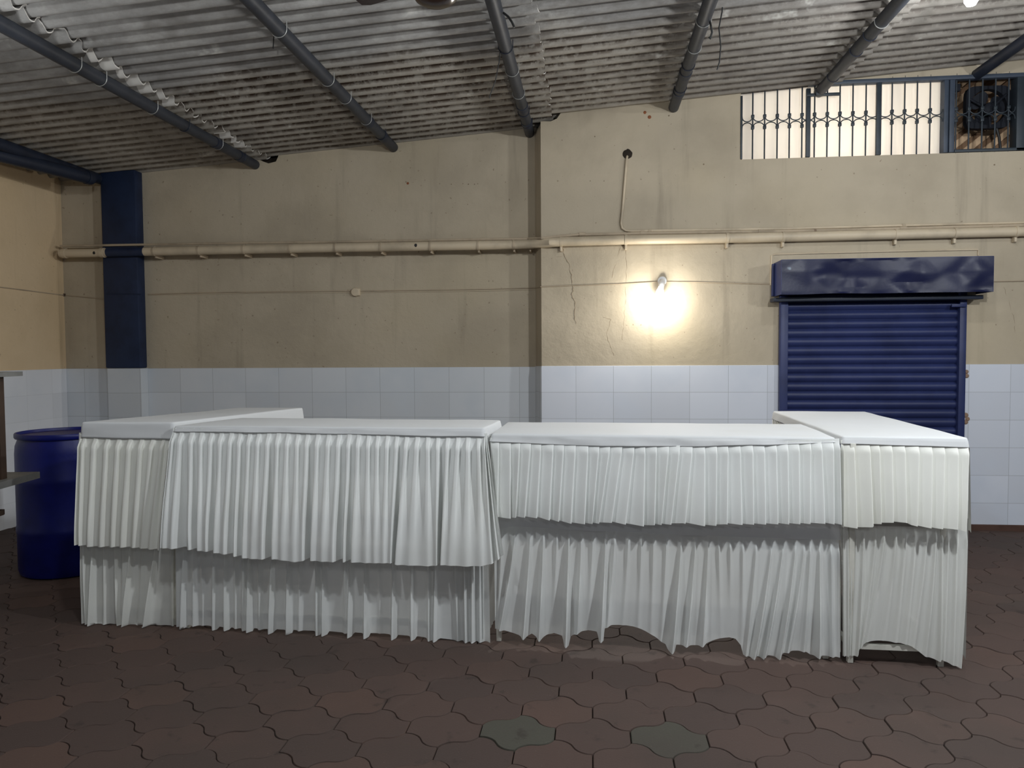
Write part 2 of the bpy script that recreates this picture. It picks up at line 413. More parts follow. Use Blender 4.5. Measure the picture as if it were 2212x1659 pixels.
# ------------------------------------------------------------------ roof
PITCH = .132
def sheet(name, xa, xb, dz, ya, yb, ragged=0.0, edge_m=None, parent=None):
    ny = int((yb-ya)/(PITCH/12)); nx = 14 if xa > -5 else 60
    vs, fs = [], []; top = []
    def zc(y): 
        c = math.cos(2*PI*y/PITCH); return .023*math.copysign(abs(c)**.8, c)
    for th in (0.0, .007):
        for j in range(ny+1):
            y = ya+(yb-ya)*j/ny
            k = math.floor(y/PITCH)
            rg = 0
            if ragged:
                a = noise.noise(Vector((k*1.7, 3.1, 0)))+.5*noise.noise(Vector((k*4.3, 1.1, 5)))
                rg = ragged*a+ragged*.35*noise.noise(Vector((y*26, 0, 2)))
            for i in range(nx+1):
                x = xa+(xb+rg-xa)*i/nx
                vs.append((x, y, roof_z(x)+dz+zc(y)+th+.004*noise.noise(Vector((x*.8, y*.9, dz*50)))))
    n = (ny+1)*(nx+1)
    for j in range(ny):
        for i in range(nx):
            a = j*(nx+1)+i
            fs.append((a, a+1, a+nx+2, a+nx+1)); fs.append((n+a, n+a+nx+1, n+a+nx+2, n+a+1))
    for j in range(ny):
        a = j*(nx+1); fs.append((a, a+nx+1, n+a+nx+1, n+a)); a += nx; fs.append((a, n+a, n+a+nx+1, a+nx+1))
    me = bpy.data.meshes.new(name); me.from_pydata(vs, [], fs)
    o = link(name, me, ROOF, parent, True, 50)
    if edge_m:
        me.materials.append(edge_m)
        for p in me.polygons:
            if p.index >= len(fs)-2*ny and (p.index-(len(fs)-2*ny)) % 2 == 1: p.material_index = 1
            elif xa < -5 and p.center.x > -2.835+.03*noise.noise(Vector((p.center.y*9, 0, 1))) and (4.05 < p.center.y < 5.0 or 5.6 < p.center.y < 6.1) and noise.noise(Vector((p.center.y*2.2, p.center.x*6, 7))) > -.28: p.material_index = 1
    return o
ceil = structure(sheet('ceiling', -5.4, -2.77, -.032, -.6, 6.62, .055, PALE))
for xa, xb, dz, rg in ((-2.98, -.30, -.012, .045), (-.60, 1.92, .006, .05), (1.62, 4.5, .024, 0)):
    sheet('corrugated_sheet', xa, xb, dz, -.6, 7.6 if xa > -1 else 6.62, rg, PALE, ceil)

# purlin pipes
PUR = [(-4.25, YL, NAVYDARK, 'navy roof pipe meeting the roof directly above the navy pillar'),
       (-2.87, YL, NAVYPIPE, 'slate roof pipe beside the torn sheet ends, first right of the pillar'),
       (-1.65, YL, NAVYPIPE, 'slate roof pipe ending at the wall midway between the pillar and the wall step'),
       (-.497, YL, NAVYPIPE, 'slate roof pipe ending at the top of the wall step'),
       (.653, YR, NAVYPIPE, 'slate roof pipe ending on the bare cream wall left of the barred window'),
       (1.757, YR+.02, NAVYPIPE, 'slate roof pipe ending at the middle of the barred window'),
       (2.901, YR+.02, NAVYDARK, 'dark roof pipe in the haze of the lamp, ending above the exhaust fan')]
HOOKS = {1: [(160, 98), (327, 198), (397, 242), (215, 140), (470, 292), (520, 320)], 2: [(602, 40), (707, 152), (745, 196), (790, 240), (822, 275)],
         3: [(1092, 82), (1106, 133), (1120, 190), (1131, 225), (1138, 250)], 4: [(1520, 30), (1500, 92), (1487, 145), (1470, 190)], 5: [(1905, 48), (1880, 76), (1850, 108), (1800, 160)]}
for i, (x, yw, m, lab) in enumerate(PUR):
    r = .040; zc = roof_z(x)-.062-(.03 if i < 2 else .012 if i < 4 else 0)
    if i == 0: r = .045
    yend = yw-.01 if i not in (1, 3) else yw+.05
    t = thing('roof_pipe', lab, 'roof pipe', (x, yend, zc), 'pipes carrying the roof sheets')
    b = MB(); b.tube([(x, -.5, zc), (x, 2, zc), (x, yend, zc)], r, 20); b.build('pipe', m, t)
    for (px, py) in HOOKS.get(i, []):
        y = on_x(px, py, x).y
        if not 1 < y < yend: continue
        bright = random.random() < .6 and y < yend-.6
        b = MB(); pts = []
        for k in range(19):
            a = PI*.0+PI*k/18; pts.append((x+(r+.003)*math.cos(a), y, zc-(r+.003)*math.sin(a)))
        pts = [(x+r+.003, y, zc+.04)]+pts+[(x-r-.003, y, zc+.015)]
        b.tube(pts, .0026, 6); b.build('hook_bolt', WIRE if bright else NAVYDARK, t)
    for yy in ((yend-.35, yend-.75) if i in (1, 2, 3, 4) else ()):
        b = MB(); b.tube([(x, yy-.035, zc), (x, yy+.035, zc)], r+.004, 20); b.build('pipe_coupling', NAVYDARK, t)
# short lower pipe near the left wall
a = on_z(0, 335, 2.86); c = on_z(200, 386, 2.86); dd = (c-a).normalized()
t = thing('stub_pipe', 'short navy pipe with a capped end just below the roof, left of the pillar', 'pipe', c)
b = MB(); b.tube([a-dd*2.0, a, c-dd*.05], .052, 20); b.build('pipe', NAVYDARK, t)
b = MB(); b.tube([c-dd*.07, c-dd*.02, c], [.057, .057, .045], 20); b.build('end_cap', NAVYDARK, t)
# bracket where the fifth pipe meets the window
t = thing('pipe_bracket', 'small dark steel bracket holding a roof pipe inside the barred window', 'bracket', (1.77, YR, 3.26))
b = MB(); p0 = on_y(1742, 206, YR-.02); p1 = on_y(1815, 208, YR-.02)
b.rbox(p0.x, p1.x, YR-.035, YR-.015, p0.z-.012, p0.z+.010, .003); b.build('flat_bar', GRILLE, t)
q = on_y(1768, 200, YR-.02); b = MB(); b.rbox(q.x-.03, q.x+.04, YR-.06, YR-.01, q.z-.03, q.z+.03, .006); b.build('clamp_plate', GRILLE, t)

# ------------------------------------------------------------------ window with grille
def window():
    Yg = YR+.005
    w = structure(thing('window_1', 'wide barred clerestory window', 'window', (2.2, YR, 2.88)))
    del w['label']; del w['category']
    zb = 2.884
    X = lambda px, py=300: on_y(px, py, Yg).x
    ztop = lambda x: min(roof_z(x)-.028, 3.455)
    fr = [(1745, .016, GRILLE), (1897, .018, GRILLE)]
    b = MB(); b.rbox(X(1600)-.004, X(1600)+.012, Yg-.012, Yg+.012, zb, ztop(X(1600)), .003); b.build('frame_post', GRILLE, w)
    for px, hw, m in fr:
        x = X(px); b = MB(); b.rbox(x-hw, x+hw, Yg-.015, Yg+.015, zb, ztop(x), .003); b.build('frame_post', m, w)
    x = X(2048); b = MB(); b.rbox(x-.040, x-.008, Yg-.02, Yg+.10, zb, 3.45, .004); b.rbox(x+.0, x+.038, Yg-.02, Yg+.10, zb, 3.45, .004); b.build('frame_post', FRAMEB, w)
    b = MB(); b.rbox(X(1745), 4.2, Yg-.03, Yg+.03, 3.425, 3.455, .004); b.build('frame_rail', FRAMEB, w)
    b = MB(); b.rbox(X(2060), 4.2, Yg-.02, Yg+.03, zb, zb+.022, .004); b.build('frame_rail', GRILLE, w)
    x = X(2200); b = MB(); b.rbox(x-.025, x+.05, Yg-.02, Yg+.08, zb, 3.45, .004); b.build('frame_post', GRILLE, w)
    groups = [[1625.6, 1651.4, 1678.6, 1704.8, 1732], [1759, 1786.4, 1813.6, 1841.5, 1869.7], [1925.8, 1953, 1980, 2008], [2064, 2092, 2120.5, 2148.5, 2177]]
    ends = [(1602, 1745), (1745, 1897), (1897, 2036), (2056, 2192)]
    zc = on_y(1652, 263, Yg).z
    for g, (e0, e1) in zip(groups, ends):
        xs = [X(p) for p in g]
        for x in xs:
            b = MB(); b.tube([(x, Yg, zb-.005), (x, Yg, ztop(x)+.02)], .0058, 8); b.build('bar', GRILLE, w)
            b = MB()
            for s in (-1, 1): b.rbox(x-.012, x+.012, Yg-.011, Yg+.011, zc+s*.043-.013, zc+s*.043+.013, .004)
            b.build('collar', GRILLE, w)
        allx = [X(e0)]+xs+[X(e1)]
        for x0, x1 in zip(allx, allx[1:]):
            b = MB()
            for s in (-1, 1):
                pts = []
                for k in range(15):
                    th = PI*k/14
                    pts.append(((x0+x1)/2-(x1-x0)/2*math.cos(th)*(.93), Yg, zc+s*(.046-.042*math.sin(th)**.8)))
                b.tube(pts, .0042, 6)
            b.build('scroll', GRILLE, w)
    for x0, x1 in ((X(1600)+.002, X(1745)+.010), (X(1745)+.012, X(1897)+.010), (X(1897)+.012, X(2048)-.01)):
        b = MB(); b.prism_xz([(x0, zb-.01), (x1, zb-.01), (x1, min(3.44, roof_z(x1))), (x0, min(3.44, roof_z(x0)))], YR+.055, YR+.061); b.build('pane', FROST, w, False)
    # the lit space behind
    bw = structure(MB_box('wall_rear', WHITEW, 1.0, 2.70, 7.40, 7.46, 2.2, 3.75))
    structure(MB_box('wall_rear', WHITEW, 1.06, 1.168, YR+.24, 7.42, 2.2, 3.75))
    structure(MB_box('trim_6', WHITEW, 2.67, 2.72, YR+.10, 7.42, 2.2, 3.75))
    # tan board with slanting battens behind the exhaust fan
    t = thing('batten_board', 'tan board with slanting brown battens behind the exhaust fan', 'board', (3.2, 6.56, 2.6))
    b = MB(); b.rbox(2.722, 4.3, 6.56, 6.58, 2.5, 3.7, .003); b.build('backing_board', TANB, t)
    dirv = Vector((math.cos(math.radians(38)), 0, math.sin(math.radians(38))))
    nv = Vector((-dirv.z, 0, dirv.x))
    for k in range(-9, 14):
        c = Vector((3.0, 6.55, 3.15))+nv*(.088*k)
        # clip the batten to the board rectangle
        lo, hi = -2, 2
        for (a, d0, mn, mx) in ((c.x, dirv.x, 2.74, 4.28), (c.z, dirv.z, 2.52, 3.68)):
            l, h = (mn-a)/d0, (mx-a)/d0; lo, hi = max(lo, min(l, h)), min(hi, max(l, h))
        if hi-lo < .1: continue
        cc = c+dirv*((lo+hi)/2)
        b = MB(); b.obox(cc, dirv, Vector((0, 1, 0)), nv, (hi-lo)/2-.02, .010, .018); b.build('batten', TANS, t, False)
def MB_box(name, m, x0, x1, y0, y1, z0, z1):
    b = MB(); b.box(x0, x1, y0, y1, z0, z1); return b.build(name, m, None, False)
window()

def exhaust_fan():
    Y = YR+.10
    c = on_y(2132, 233, Y); t = thing('exhaust_fan', 'sooty square exhaust fan mounted behind the window bars', 'exhaust fan', (c.x, Y, c.z))
    R, S = .135, .160
    b = MB(); n = 48; o = []
    ring_i = [(c.x+R*math.cos(2*PI*k/n), c.z+R*math.sin(2*PI*k/n)) for k in range(n)]
    def sq(a):
        x, z = math.cos(a), math.sin(a); p = 7
        q = (abs(x)**p+abs(z)**p)**(-1/p); return (c.x+S*q*x, c.z+S*q*z)
    ring_o = [sq(2*PI*k/n) for k in range(n)]
    vs = [(x, Y-.02, z) for x, z in ring_i]+[(x, Y-.02, z) for x, z in ring_o]+[(x, Y+.03, z) for x, z in ring_i]+[(x, Y+.03, z) for x, z in ring_o]
    fs = []
    for k in range(n):
        k2 = (k+1) % n
        fs += [(k, k2, n+k2, n+k), (2*n+k, 3*n+k, 3*n+k2, 2*n+k2), (k, 2*n+k, 2*n+k2, k2), (n+k, n+k2, 3*n+k2, 3*n+k)]
    b.add(vs, fs); b.build('fan_frame', FANM, t, True)
    for k in range(3):
        b = MB(); a0 = math.radians(15+120*k); g = []
        for i in range(7):
            for j in range(9):
                r = .03+.098*i/6; a = a0+(j/8-.5)*math.radians(62+34*math.sin(PI*i/6))
                g.append((c.x+r*math.cos(a), Y+.005+.03*(j/8-.5)*(.4+i/9), c.z+r*math.sin(a)))
        fs = [(i*9+j, i*9+j+1, (i+1)*9+j+1, (i+1)*9+j) for i in range(6) for j in range(8)]
        m_ = len(g); g2 = [(x, y+.003, z) for x, y, z in g]
        b.add(g+g2, fs+[tuple(m_+q for q in reversed(f)) for f in fs]); b.build('blade', FANM, t)
    b = MB(); b.lathe([(.030, -.06), (.045, -.05), (.050, -.01), (.050, .04), (.02, .05)], (c.x, Y, c.z-.02), 24, 'Y'); b.build('motor', FANM, t)
    for a in (math.radians(35), math.radians(155), math.radians(275)):
        b = MB(); b.tube([(c.x+.03*math.cos(a), Y-.03, c.z-.02+.03*math.sin(a)), (c.x+S*math.cos(a)*.98, Y-.025, c.z+S*math.sin(a)*.98)], .010, 8); b.build('strut', FANM, t)
    p = on_y(2152, 275, Y); q = on_y(2162, 318, Y)
    b = MB(); b.tube([p, p.lerp(q, .5)+Vector((.004, 0, 0)), (q.x, q.y, 2.90)], .010, 8); b.build('power_lead', BLACK, t)
    q = on_y(2067, 190, Y-.07); b = MB(); b.rbox(q.x-.022, q.x+.022, Y-.085, Y-.045, q.z-.028, q.z+.028, .005); b.build('switch_box', FANM, t)
exhaust_fan()

# ------------------------------------------------------------------ rolling shutter
def shutter():
    d = structure(thing('door_1', 'x', 'x', (2.15, YR, 0))); del d['label']; del d['category']
    xl, xr = on_y(1685, 760, YR-.05).x, on_y(2086, 760, YR-.05).x
    # curtain of interlocked curved slats
    sl = .0695; z0, z1 = .03, 1.85; yc = YR-.018
    vs, fs = [], []; prof = []
    z = z0
    while z < z1:
        for k, (dz, dy) in enumerate(((0, .010), (.004, .004), (.012, -.002), (.024, -.009), (.036, -.011), (.048, -.009), (.058, -.002), (.064, .004), (.0665, .010))):
            prof.append((z+dz, yc+dy))
        z += sl
    nx = 12
    for j, (zz, yy) in enumerate(prof):
        for i in range(nx+1):
            x = xl+.02+(xr-xl-.04)*i/nx
            vs.append((x, yy+.0025*noise.noise(Vector((x*3, zz*5, 0))), zz))
    for j in range(len(prof)-1):
        for i in range(nx):
            a = j*(nx+1)+i; fs.append((a, a+1, a+nx+2, a+nx+1))
    b = MB(); b.add(vs, fs); b.build('shutter_curtain', SHUT, d, True, 60)
    b = MB(); b.rbox(xl, xl+.058, YR-.060, YR, 0, 1.83, .004); b.build('guide_rail', SHUT, d)
    b = MB(); b.rbox(xr-.050, xr, YR-.060, YR, 0, 1.83, .004); gr = b.build('guide_rail', SHUT, d)
    q = on_y(2072, 660, YR-.07); b = MB(); b.rbox(q.x-.055, q.x+.05, YR-.078, YR-.06, q.z-.012, q.z+.012, .003); b.build('latch', SHUT, gr)
    # hood with a dented front sheet
    Yf = 5.93
    tl, tr, bl, br = on_y(1689, 562, Yf), on_y(2147, 553, Yf), on_y(1690, 637, Yf), on_y(2147, 629, Yf)
    zt, zb = (tl.z+tr.z)/2, (bl.z+br.z)/2; x0, x1 = tl.x, tr.x
    n, mz = 60, 16; vs, fs = [], []
    dents = [(1785, 590, .05, .018), (1830, 600, .10, .030), (1845, 620, .04, -.02), (1965, 610, .055, .028), (1990, 590, .06, -.016), (1900, 585, .10, -.014), (2080, 590, .06, .014), (2110, 585, .05, -.018), (1740, 585, .06, -.012), (2120, 620, .05, .016)]
    dc = [(on_y(px, py, Yf).x, on_y(px, py, Yf).z, r*1.7, h*.75) for px, py, r, h in dents]
    for j in range(mz+1):
        for i in range(n+1):
            x = x0+(x1-x0)*i/n; z = zb+(zt-zb)*j/mz
            y = Yf
            for dx, dz, r, h in dc:
                q = max(abs(x-dx)/(r*1.6), abs(z-dz)/r*.8, 0); qq = (abs(x-dx)/(r*1.6)+abs(z-dz)/r*.8)
                if qq < 1: y += h*(1-qq)
            y += .004*noise.noise(Vector((x*5, z*7, 1)))
            if j in (0, mz): y = Yf+.003*noise.noise(Vector((x*4, j, 0)))
            vs.append((x, y, z+(.006*noise.noise(Vector((x*3, 9, 0))) if j == 0 else 0)))
    for j in range(mz):
        for i in range(n):
            a = j*(n+1)+i; fs.append((a, a+1, a+n+2, a+n+1))
    b = MB(); b.add(vs, fs); b.build('hood_front', HOOD, d, True, 14)
    b = MB(); b.box(x0, x1, Yf+.001, YR, zt-.001, zt+.003)
    b.box(x0-.003, x0+.001, Yf+.001, YR, zb+.0, zt); b.box(x1-.001, x1+.003, Yf+.001, YR, zb, zt)
    b.box(x0+.005, x1-.12, Yf+.03, Yf+.22, zb+.02, zb+.024); hc = b.build('hood_casing', SHUT, d, False)
    xa = on_y(1668, 600, YR-.03).x
    b = MB(); b.rbox(xa, x0+.004, YR-.05, YR, on_y(1668, 640, YR-.03).z, on_y(1668, 570, YR-.03).z, .003); b.build('hood_flange', SHUT, hc)
    xe = on_y(2116, 645, YR-.08).x; ze = on_y(2116, 647, YR-.08).z
    b = MB(); b.rbox(x0-.03, xe, YR-.14, YR-.01, ze, ze+.03, .004); b.build('bottom_lip', NAVYDARK, hc)
    b = MB(); b.tube([(x0, YR-.12, zt-.12), (x1, YR-.12, zt-.12)], .085, 20); b.build('roller', SHUT, d)
shutter()

# ------------------------------------------------------------------ pipes, conduits and cables on the wall
def wallpt(px, py, stand, Y=None):
    return on_y(px, py, (Y if Y else (YL if px < 1162 else YR))-stand)
def big_pipe():
    ra = .037
    t = thing('drain_pipe', 'thick cream pipe running the whole length of the back wall', 'pipe', (0, YL, 2.3))
    yl, yr = .145, .046
    b = MB(); b.tube([wallpt(131, 547.5, yl), wallpt(200, 546.5, yl), wallpt(236, 545.5, yl)], ra, 18); b.build('pipe_run', CREAM, t)
    b = MB(); b.tube([wallpt(232, 545.5, yl), wallpt(312, 543.5, yl)], ra+.001, 18); b.build('painted_run', COLUMN, t)
    L = [(309, 543.5), (430, 541), (527, 539), (627, 537), (725, 535), (823, 533.5), (930, 531.5), (1033, 530), (1110, 528.5)]
    b = MB(); b.tube([wallpt(x, y, yl) for x, y in L]+[wallpt(1150, 527, yl+.02, YL), wallpt(1190, 523.5, .06, YR), wallpt(1215, 522, yr, YR)], ra, 18); b.build('pipe_run', CREAM, t)
    Rr = [(1212, 522), (1352, 518), (1571, 514.5), (1692, 512), (1935, 506.5), (2063, 503.5), (2195, 500.5), (2300, 498)]
    b = MB(); b.tube([wallpt(x, y, yr) for x, y in Rr]+[(4.3, YR-yr, wallpt(2300, 498, yr).z)], ra, 18); b.build('pipe_run', CREAM, t)
    for px, py in ((140, 547.3), (222, 546)): 
        c = wallpt(px, py, yl); b = MB(); b.tube([c+Vector((-.018, 0, 0)), c+Vector((.018, 0, 0))], ra+.005, 18); b.build('pipe_socket', CREAM, t)
    for px, py in L[1:]+[(333, 543)]+[(1145, 527.5)]:
        c = wallpt(px, py, yl); b = MB(); b.tube([c+Vector((-.008, 0, 0)), c+Vector((.008, 0, 0))], ra+.004, 18)
        b.rbox(c.x-.007, c.x+.007, c.y+.02, YL, c.z-.055, c.z-.030, .002); b.build('clamp', CREAMD, t)
    for px, py in Rr[:-1]:
        c = wallpt(px, py, yr); b = MB(); b.tube([c+Vector((-.010, 0, 0)), c+Vector((.010, 0, 0))], ra+.004, 18)
        b.rbox(c.x-.009, c.x+.009, c.y-.0, YR, c.z-.075, c.z-.030, .002); b.build('clamp', CREAM, t)
    for px, py in ((203, 546), (898, 530)):
        c = wallpt(px, py, yl+ra-.002); b = MB(); b.lathe([(.014, 0), (.010, -.003)], c, 12, 'Y'); b.build('drilled_hole', BLACK, t)
big_pipe()
def conduits():
    t = thing('conduit', 'slim cream conduit running just above the thick pipe along the back wall', 'conduit', (0, YL, 2.35))
    P1 = [(130, 531.5), (430, 526.5), (600, 524), (700, 523), (900, 519.5), (1040, 517), (1140, 516)]
    b = MB(); b.tube([wallpt(x, y, .12) for x, y in P1]+[wallpt(1170, 514.5, .05, YR), wallpt(1210, 510, .015, YR), wallpt(1255, 506.5, .015)], .0105, 10); b.build('conduit_run', CREAMD, t)
    b = MB(); b.tube([wallpt(x, y, .014) for x, y in ((1252, 507), (1420, 503.5), (1700, 499.5), (1950, 493.5), (2240, 486))], .012, 10); b.build('conduit_run', CREAMD, t)
    for px, py in ((545, 524), (830, 520.5), (1043, 517), ):
        c = wallpt(px, py, .12); b = MB(); b.tube([c-Vector((.02, 0, 0)), c+Vector((.02, 0, 0))], .0135, 10); b.build('conduit_joint', CREAMD, t)
    for px, py in ((1258, 506), (1390, 504), (1645, 500), (1951, 493.5), (2150, 489)):
        c = wallpt(px, py, .014); b = MB(); b.tube([c-Vector((.025, 0, 0)), c+Vector((.025, 0, 0))], .015, 10); b.build('conduit_joint', CREAMD, t)
    t = thing('conduit', 'slim cream conduit dropping from a dark hole and bending right above the thick pipe', 'conduit', (.32, YR, 2.4))
    pts = [wallpt(1356, 334, -.03), wallpt(1355, 338, .005), wallpt(1353.5, 345, .012), wallpt(1349, 400, .012), wallpt(1345, 450, .012), wallpt(1341.5, 482, .012), wallpt(1344, 493, .012), wallpt(1352, 498, .012), wallpt(1365, 499, .012), wallpt(1500, 497, .012), wallpt(1700, 494, .012), wallpt(1950, 487, .012), wallpt(2240, 480, .012)]
    b = MB(); b.tube(pts, .0095, 10); b.build('conduit_run', CREAM, t)
    c = wallpt(1355.5, 333, .0); b = MB(); n = 20
    prof = []
    vs = [(c.x+(.038+.008*noise.noise(Vector((k*.9, 0, 0))))*math.cos(2*PI*k/n), YR-.003, c.z+(.038+.008*noise.noise(Vector((k*.9, 3, 0))))*math.sin(2*PI*k/n)) for k in range(n)]
    vs += [(c.x+.020*math.cos(2*PI*k/n), YR-.009, c.z+.020*math.sin(2*PI*k/n)) for k in range(n)]
    vs += [(p[0], YR+.01, p[2]) for p in vs[:n]]
    b.add(vs, [(k, (k+1) % n, n+(k+1) % n, n+k) for k in range(n)]+[(k, 2*n+k, 2*n+(k+1) % n, (k+1) % n) for k in range(n)]+[tuple(range(n, 2*n))]); b.build('dark_hole_patch', HOLLOW, t)  # dark patch painted in for the unlit inside of the hole
    for px, py in ((1388, 499), (1404, 498.5), (1952, 487)):
        c = wallpt(px, py, .012); b = MB(); b.tube([c-Vector((.012, 0, 0)), c+Vector((.012, 0, 0))], .013, 10); b.build('saddle', CREAMD, t)
conduits()
def cables():
    t = thing('power_cable', 'thin painted-over cable clipped along the back wall to the lit lamp', 'cable', (0, YL, 1.95))
    a = on_x(0, 620, XL+.006); e = on_x(134, 637, XL+.006)
    b = MB(); b.tube([on_x(-60, 611, XL+.006), a, e, on_y(140, 637.5, YL-.006), on_y(180, 641.5, YL-.006), on_y(234, 647, YL-.006)], .004, 8); b.build('cable_run', CREAMD, t)
    b = MB(); b.tube([on_y(231, 634.5, YL-.106), on_y(305, 635.5, YL-.106)], .004, 8); b.build('cable_run', COLUMN, t)
    b = MB(); b.tube([on_y(x, y, YL-.005) for x, y in ((321, 635.5), (450, 632), (600, 630), (720, 628.5), (760, 629), (900, 627), (1050, 624.5), (1157, 622))]+[on_y(1168, 619.5, YR-.006), on_y(1240, 616.5, YR-.006), on_y(1340, 613.5, YR-.006), on_y(1423, 609, YR-.01)], .0042, 8); b.build('cable_run', CREAMD, t)
    b = MB(); b.tube([on_y(x, y, YL-.004) for x, y in ((321, 637.5), (600, 632.5), (760, 632), (1050, 628.5), (1157, 625.5))], .0028, 8); b.build('cable_run', CREAM, t)
    b = MB(); b.tube([on_y(x, y, YR-.006) for x, y in ((1436, 609), (1500, 609.5), (1600, 612), (1666, 614))], .004, 8); b.build('cable_run', CREAMD, t)
    b = MB(); b.tube([on_y(x, y, YR-.006) for x, y in ((1665, 616), (1667, 552), (1674, 549), (1900, 543.5), (2112, 539), (2113, 552))], .006, 8); b.build('cable_casing', CREAM, t)
    b = MB(); b.tube([on_y(x, y, YR-.006) for x, y in ((2140, 608), (2230, 606.5))], .004, 8); b.build('cable_run', CREAMD, t)
    for px, py in ((139, 637), (234, 647)):
        c = on_y(px, py, YL-.008); b = MB(); b.rbox(c.x-.009, c.x+.009, YL-.014, YL, c.z-.011, c.z+.011, .003); b.build('clip', WOOD, t)
    c = on_y(769, 631, YL-.02); t = thing('junction_box', 'small round cream junction box on the thin wall cable', 'junction box', (c.x, YL, c.z))
    b = MB(); b.lathe([(.036, 0), (.036, -.026), (.032, -.032), (.010, -.034)], (c.x-.006, YL, c.z), 24, 'Y'); b.build('box_body', CREAM, t)
    b = MB(); b.rbox(c.x-.002, c.x+.034, YL-.030, YL, c.z-.030, c.z+.030, .004); b.build('terminal_lid', CREAM, t)
cables()
def dangling():
    def w(label, pxs, X0, r=.004):
        P_ = [on_x_or_y(x, y, Y) for x, y, Y in pxs]
        t = tag(MB_tube('dangling_wire', P_, r, BLACK), label, 'wire', 'loose wires hanging from the roof pipes')
    def on_x_or_y(x, y, Y): return on_y(x, y, Y)
    w('long loose black wire hanging past the roof pipe left of the barred window', [(1562, -5, 4.55), (1560, 25, 4.55), (1553, 60, 4.55), (1557, 100, 4.55), (1554, 135, 4.55), (1549, 151, 4.55)], 0)
    w('short hooked black wire curling off the roof pipe left of the barred window', [(1526, 46, 4.6), (1533, 44, 4.55), (1536, 58, 4.5), (1538, 70, 4.5), (1534, 84, 4.5), (1531, 80, 4.5)], 0, .006)
    w('thin black wire hanging left of the roof pipe above the wall step', [(1082, 80, 4.6), (1079, 130, 4.6), (1070, 175, 4.6), (1059, 205, 4.6), (1057, 212, 4.6)], 0, .003)
    w('bent strip of wire sticking out right of the roof pipe above the wall step', [(1088, 28, 4.1), (1098, 36, 4.05), (1106, 48, 4.0), (1111, 59, 4.0)], 0, .006)
    w('short thin wire hanging straight down beside the roof pipe nearest the torn sheets', [(598, 45, 4.2), (592, 60, 4.2), (591, 85, 4.2), (590, 105, 4.2)], 0, .003)
def MB_tube(name, pts, r, m):
    b = MB(); b.tube(pts, r, 7); return b.build(name, m)
dangling()

# ------------------------------------------------------------------ lamps and ceiling fan
def wall_lamp():
    c = on_y(1430, 607, YR); t = thing('wall_lamp', 'lit bulb in a small white angle holder on the back wall', 'lamp', (c.x, YR, c.z))
    b = MB(); b.lathe([(.036, 0), (.036, -.012), (.030, -.02), (.012, -.022)], (c.x, YR, c.z), 24, 'Y'); b.build('base_plate', LAMPW, t)
    p0 = Vector((c.x, YR-.018, c.z)); p1 = Vector((c.x-.010, YR-.062, c.z-.035)); p2 = Vector((c.x-.016, YR-.080, c.z-.060))
    b = MB(); b.tube([p0, p0.lerp(p1, .5), p1, p2], [.021, .023, .026, .022], 18); hol = b.build('lamp_holder', LAMPW, t)
    d = (p2-p1).normalized(); b = MB()
    b.tube([p2+d*s for s in (0, .02, .045, .065, .085, .097, .103)], [.019, .024, .031, .033, .027, .016, .004], 20); b.build('bulb', BULB, hol)
    return p2+d*.06
WL = wall_lamp()
def roof_lamp():
    p = on_z(2098, -8, 3.26); t = thing('roof_lamp', 'glaring bulb hanging under the roof sheets at the far right', 'lamp', p)
    zr = roof_z(p.x)
    b = MB(); b.lathe([(.028, -.09), (.030, -.06), (.030, -.02), (.040, -.015), (.040, 0)], (p.x, p.y, p.z+.145), 20); hol = b.build('lamp_holder', LAMPW, t)
    b = MB(); b.lathe([(.004, -.050), (.022, -.046), (.034, -.026), (.036, 0), (.030, .030), (.022, .055)], p, 20); b.build('bulb', BULB, hol)
    return p
RL = roof_lamp()
def ceiling_fan():
    c = on_y(941, 12, 3.15); zc = c.z
    t = thing('ceiling_fan', 'dark brown ceiling fan with a rounded motor cap at the top edge', 'fan', (c.x, 3.15, zc))
    k = .097
    b = MB(); b.lathe([(.012, 0), (k*.55, .006), (k*.85, .022), (k, .045), (k, .075), (k*.9, .085), (k*.5, .105), (.02, .125)], (c.x, 3.15, zc), 40); b.build('motor_cap', BROWNG, t)
    b = MB(); b.tube([(c.x, 3.15, zc+.11), (c.x, 3.15, roof_z(c.x)-.03)], .012, 12); b.build('down_rod', BROWNG, t)
    b = MB(); b.lathe([(.05, -.06), (.04, -.02), (.016, 0)], (c.x, 3.15, roof_z(c.x)-.05), 20); b.build('canopy', BROWNG, t)
    for a in (math.radians(28), math.radians(152), math.radians(-90)):
        u = Vector((math.cos(a), math.sin(a), 0)); v = Vector((-u.y, u.x, 0)); o = Vector((c.x, 3.15, zc+.135))
        g = []
        for i in range(12):
            r = .09+.36*i/11; w = .052+.012*math.sin(PI*i/11)-(.02 if i == 11 else 0)
            for s in (-1, 1): g.append(o+u*r+v*(s*w)+Vector((0, 0, .008*s)))
        n = len(g); g2 = [p+Vector((0, 0, .004)) for p in g]
        fs = [(2*i, 2*i+1, 2*i+3, 2*i+2) for i in range(11)]
        b = MB(); b.add(g+g2, fs+[tuple(n+q for q in reversed(f)) for f in fs]+[(2*i, 2*i+2, n+2*i+2, n+2*i) for i in range(11)]+[(2*i+1, n+2*i+1, n+2*i+3, 2*i+3) for i in range(11)]+[(22, 23, n+23, n+22), (0, n, n+1, 1)])
        b.build('blade', BROWNG, t)
ceiling_fan()

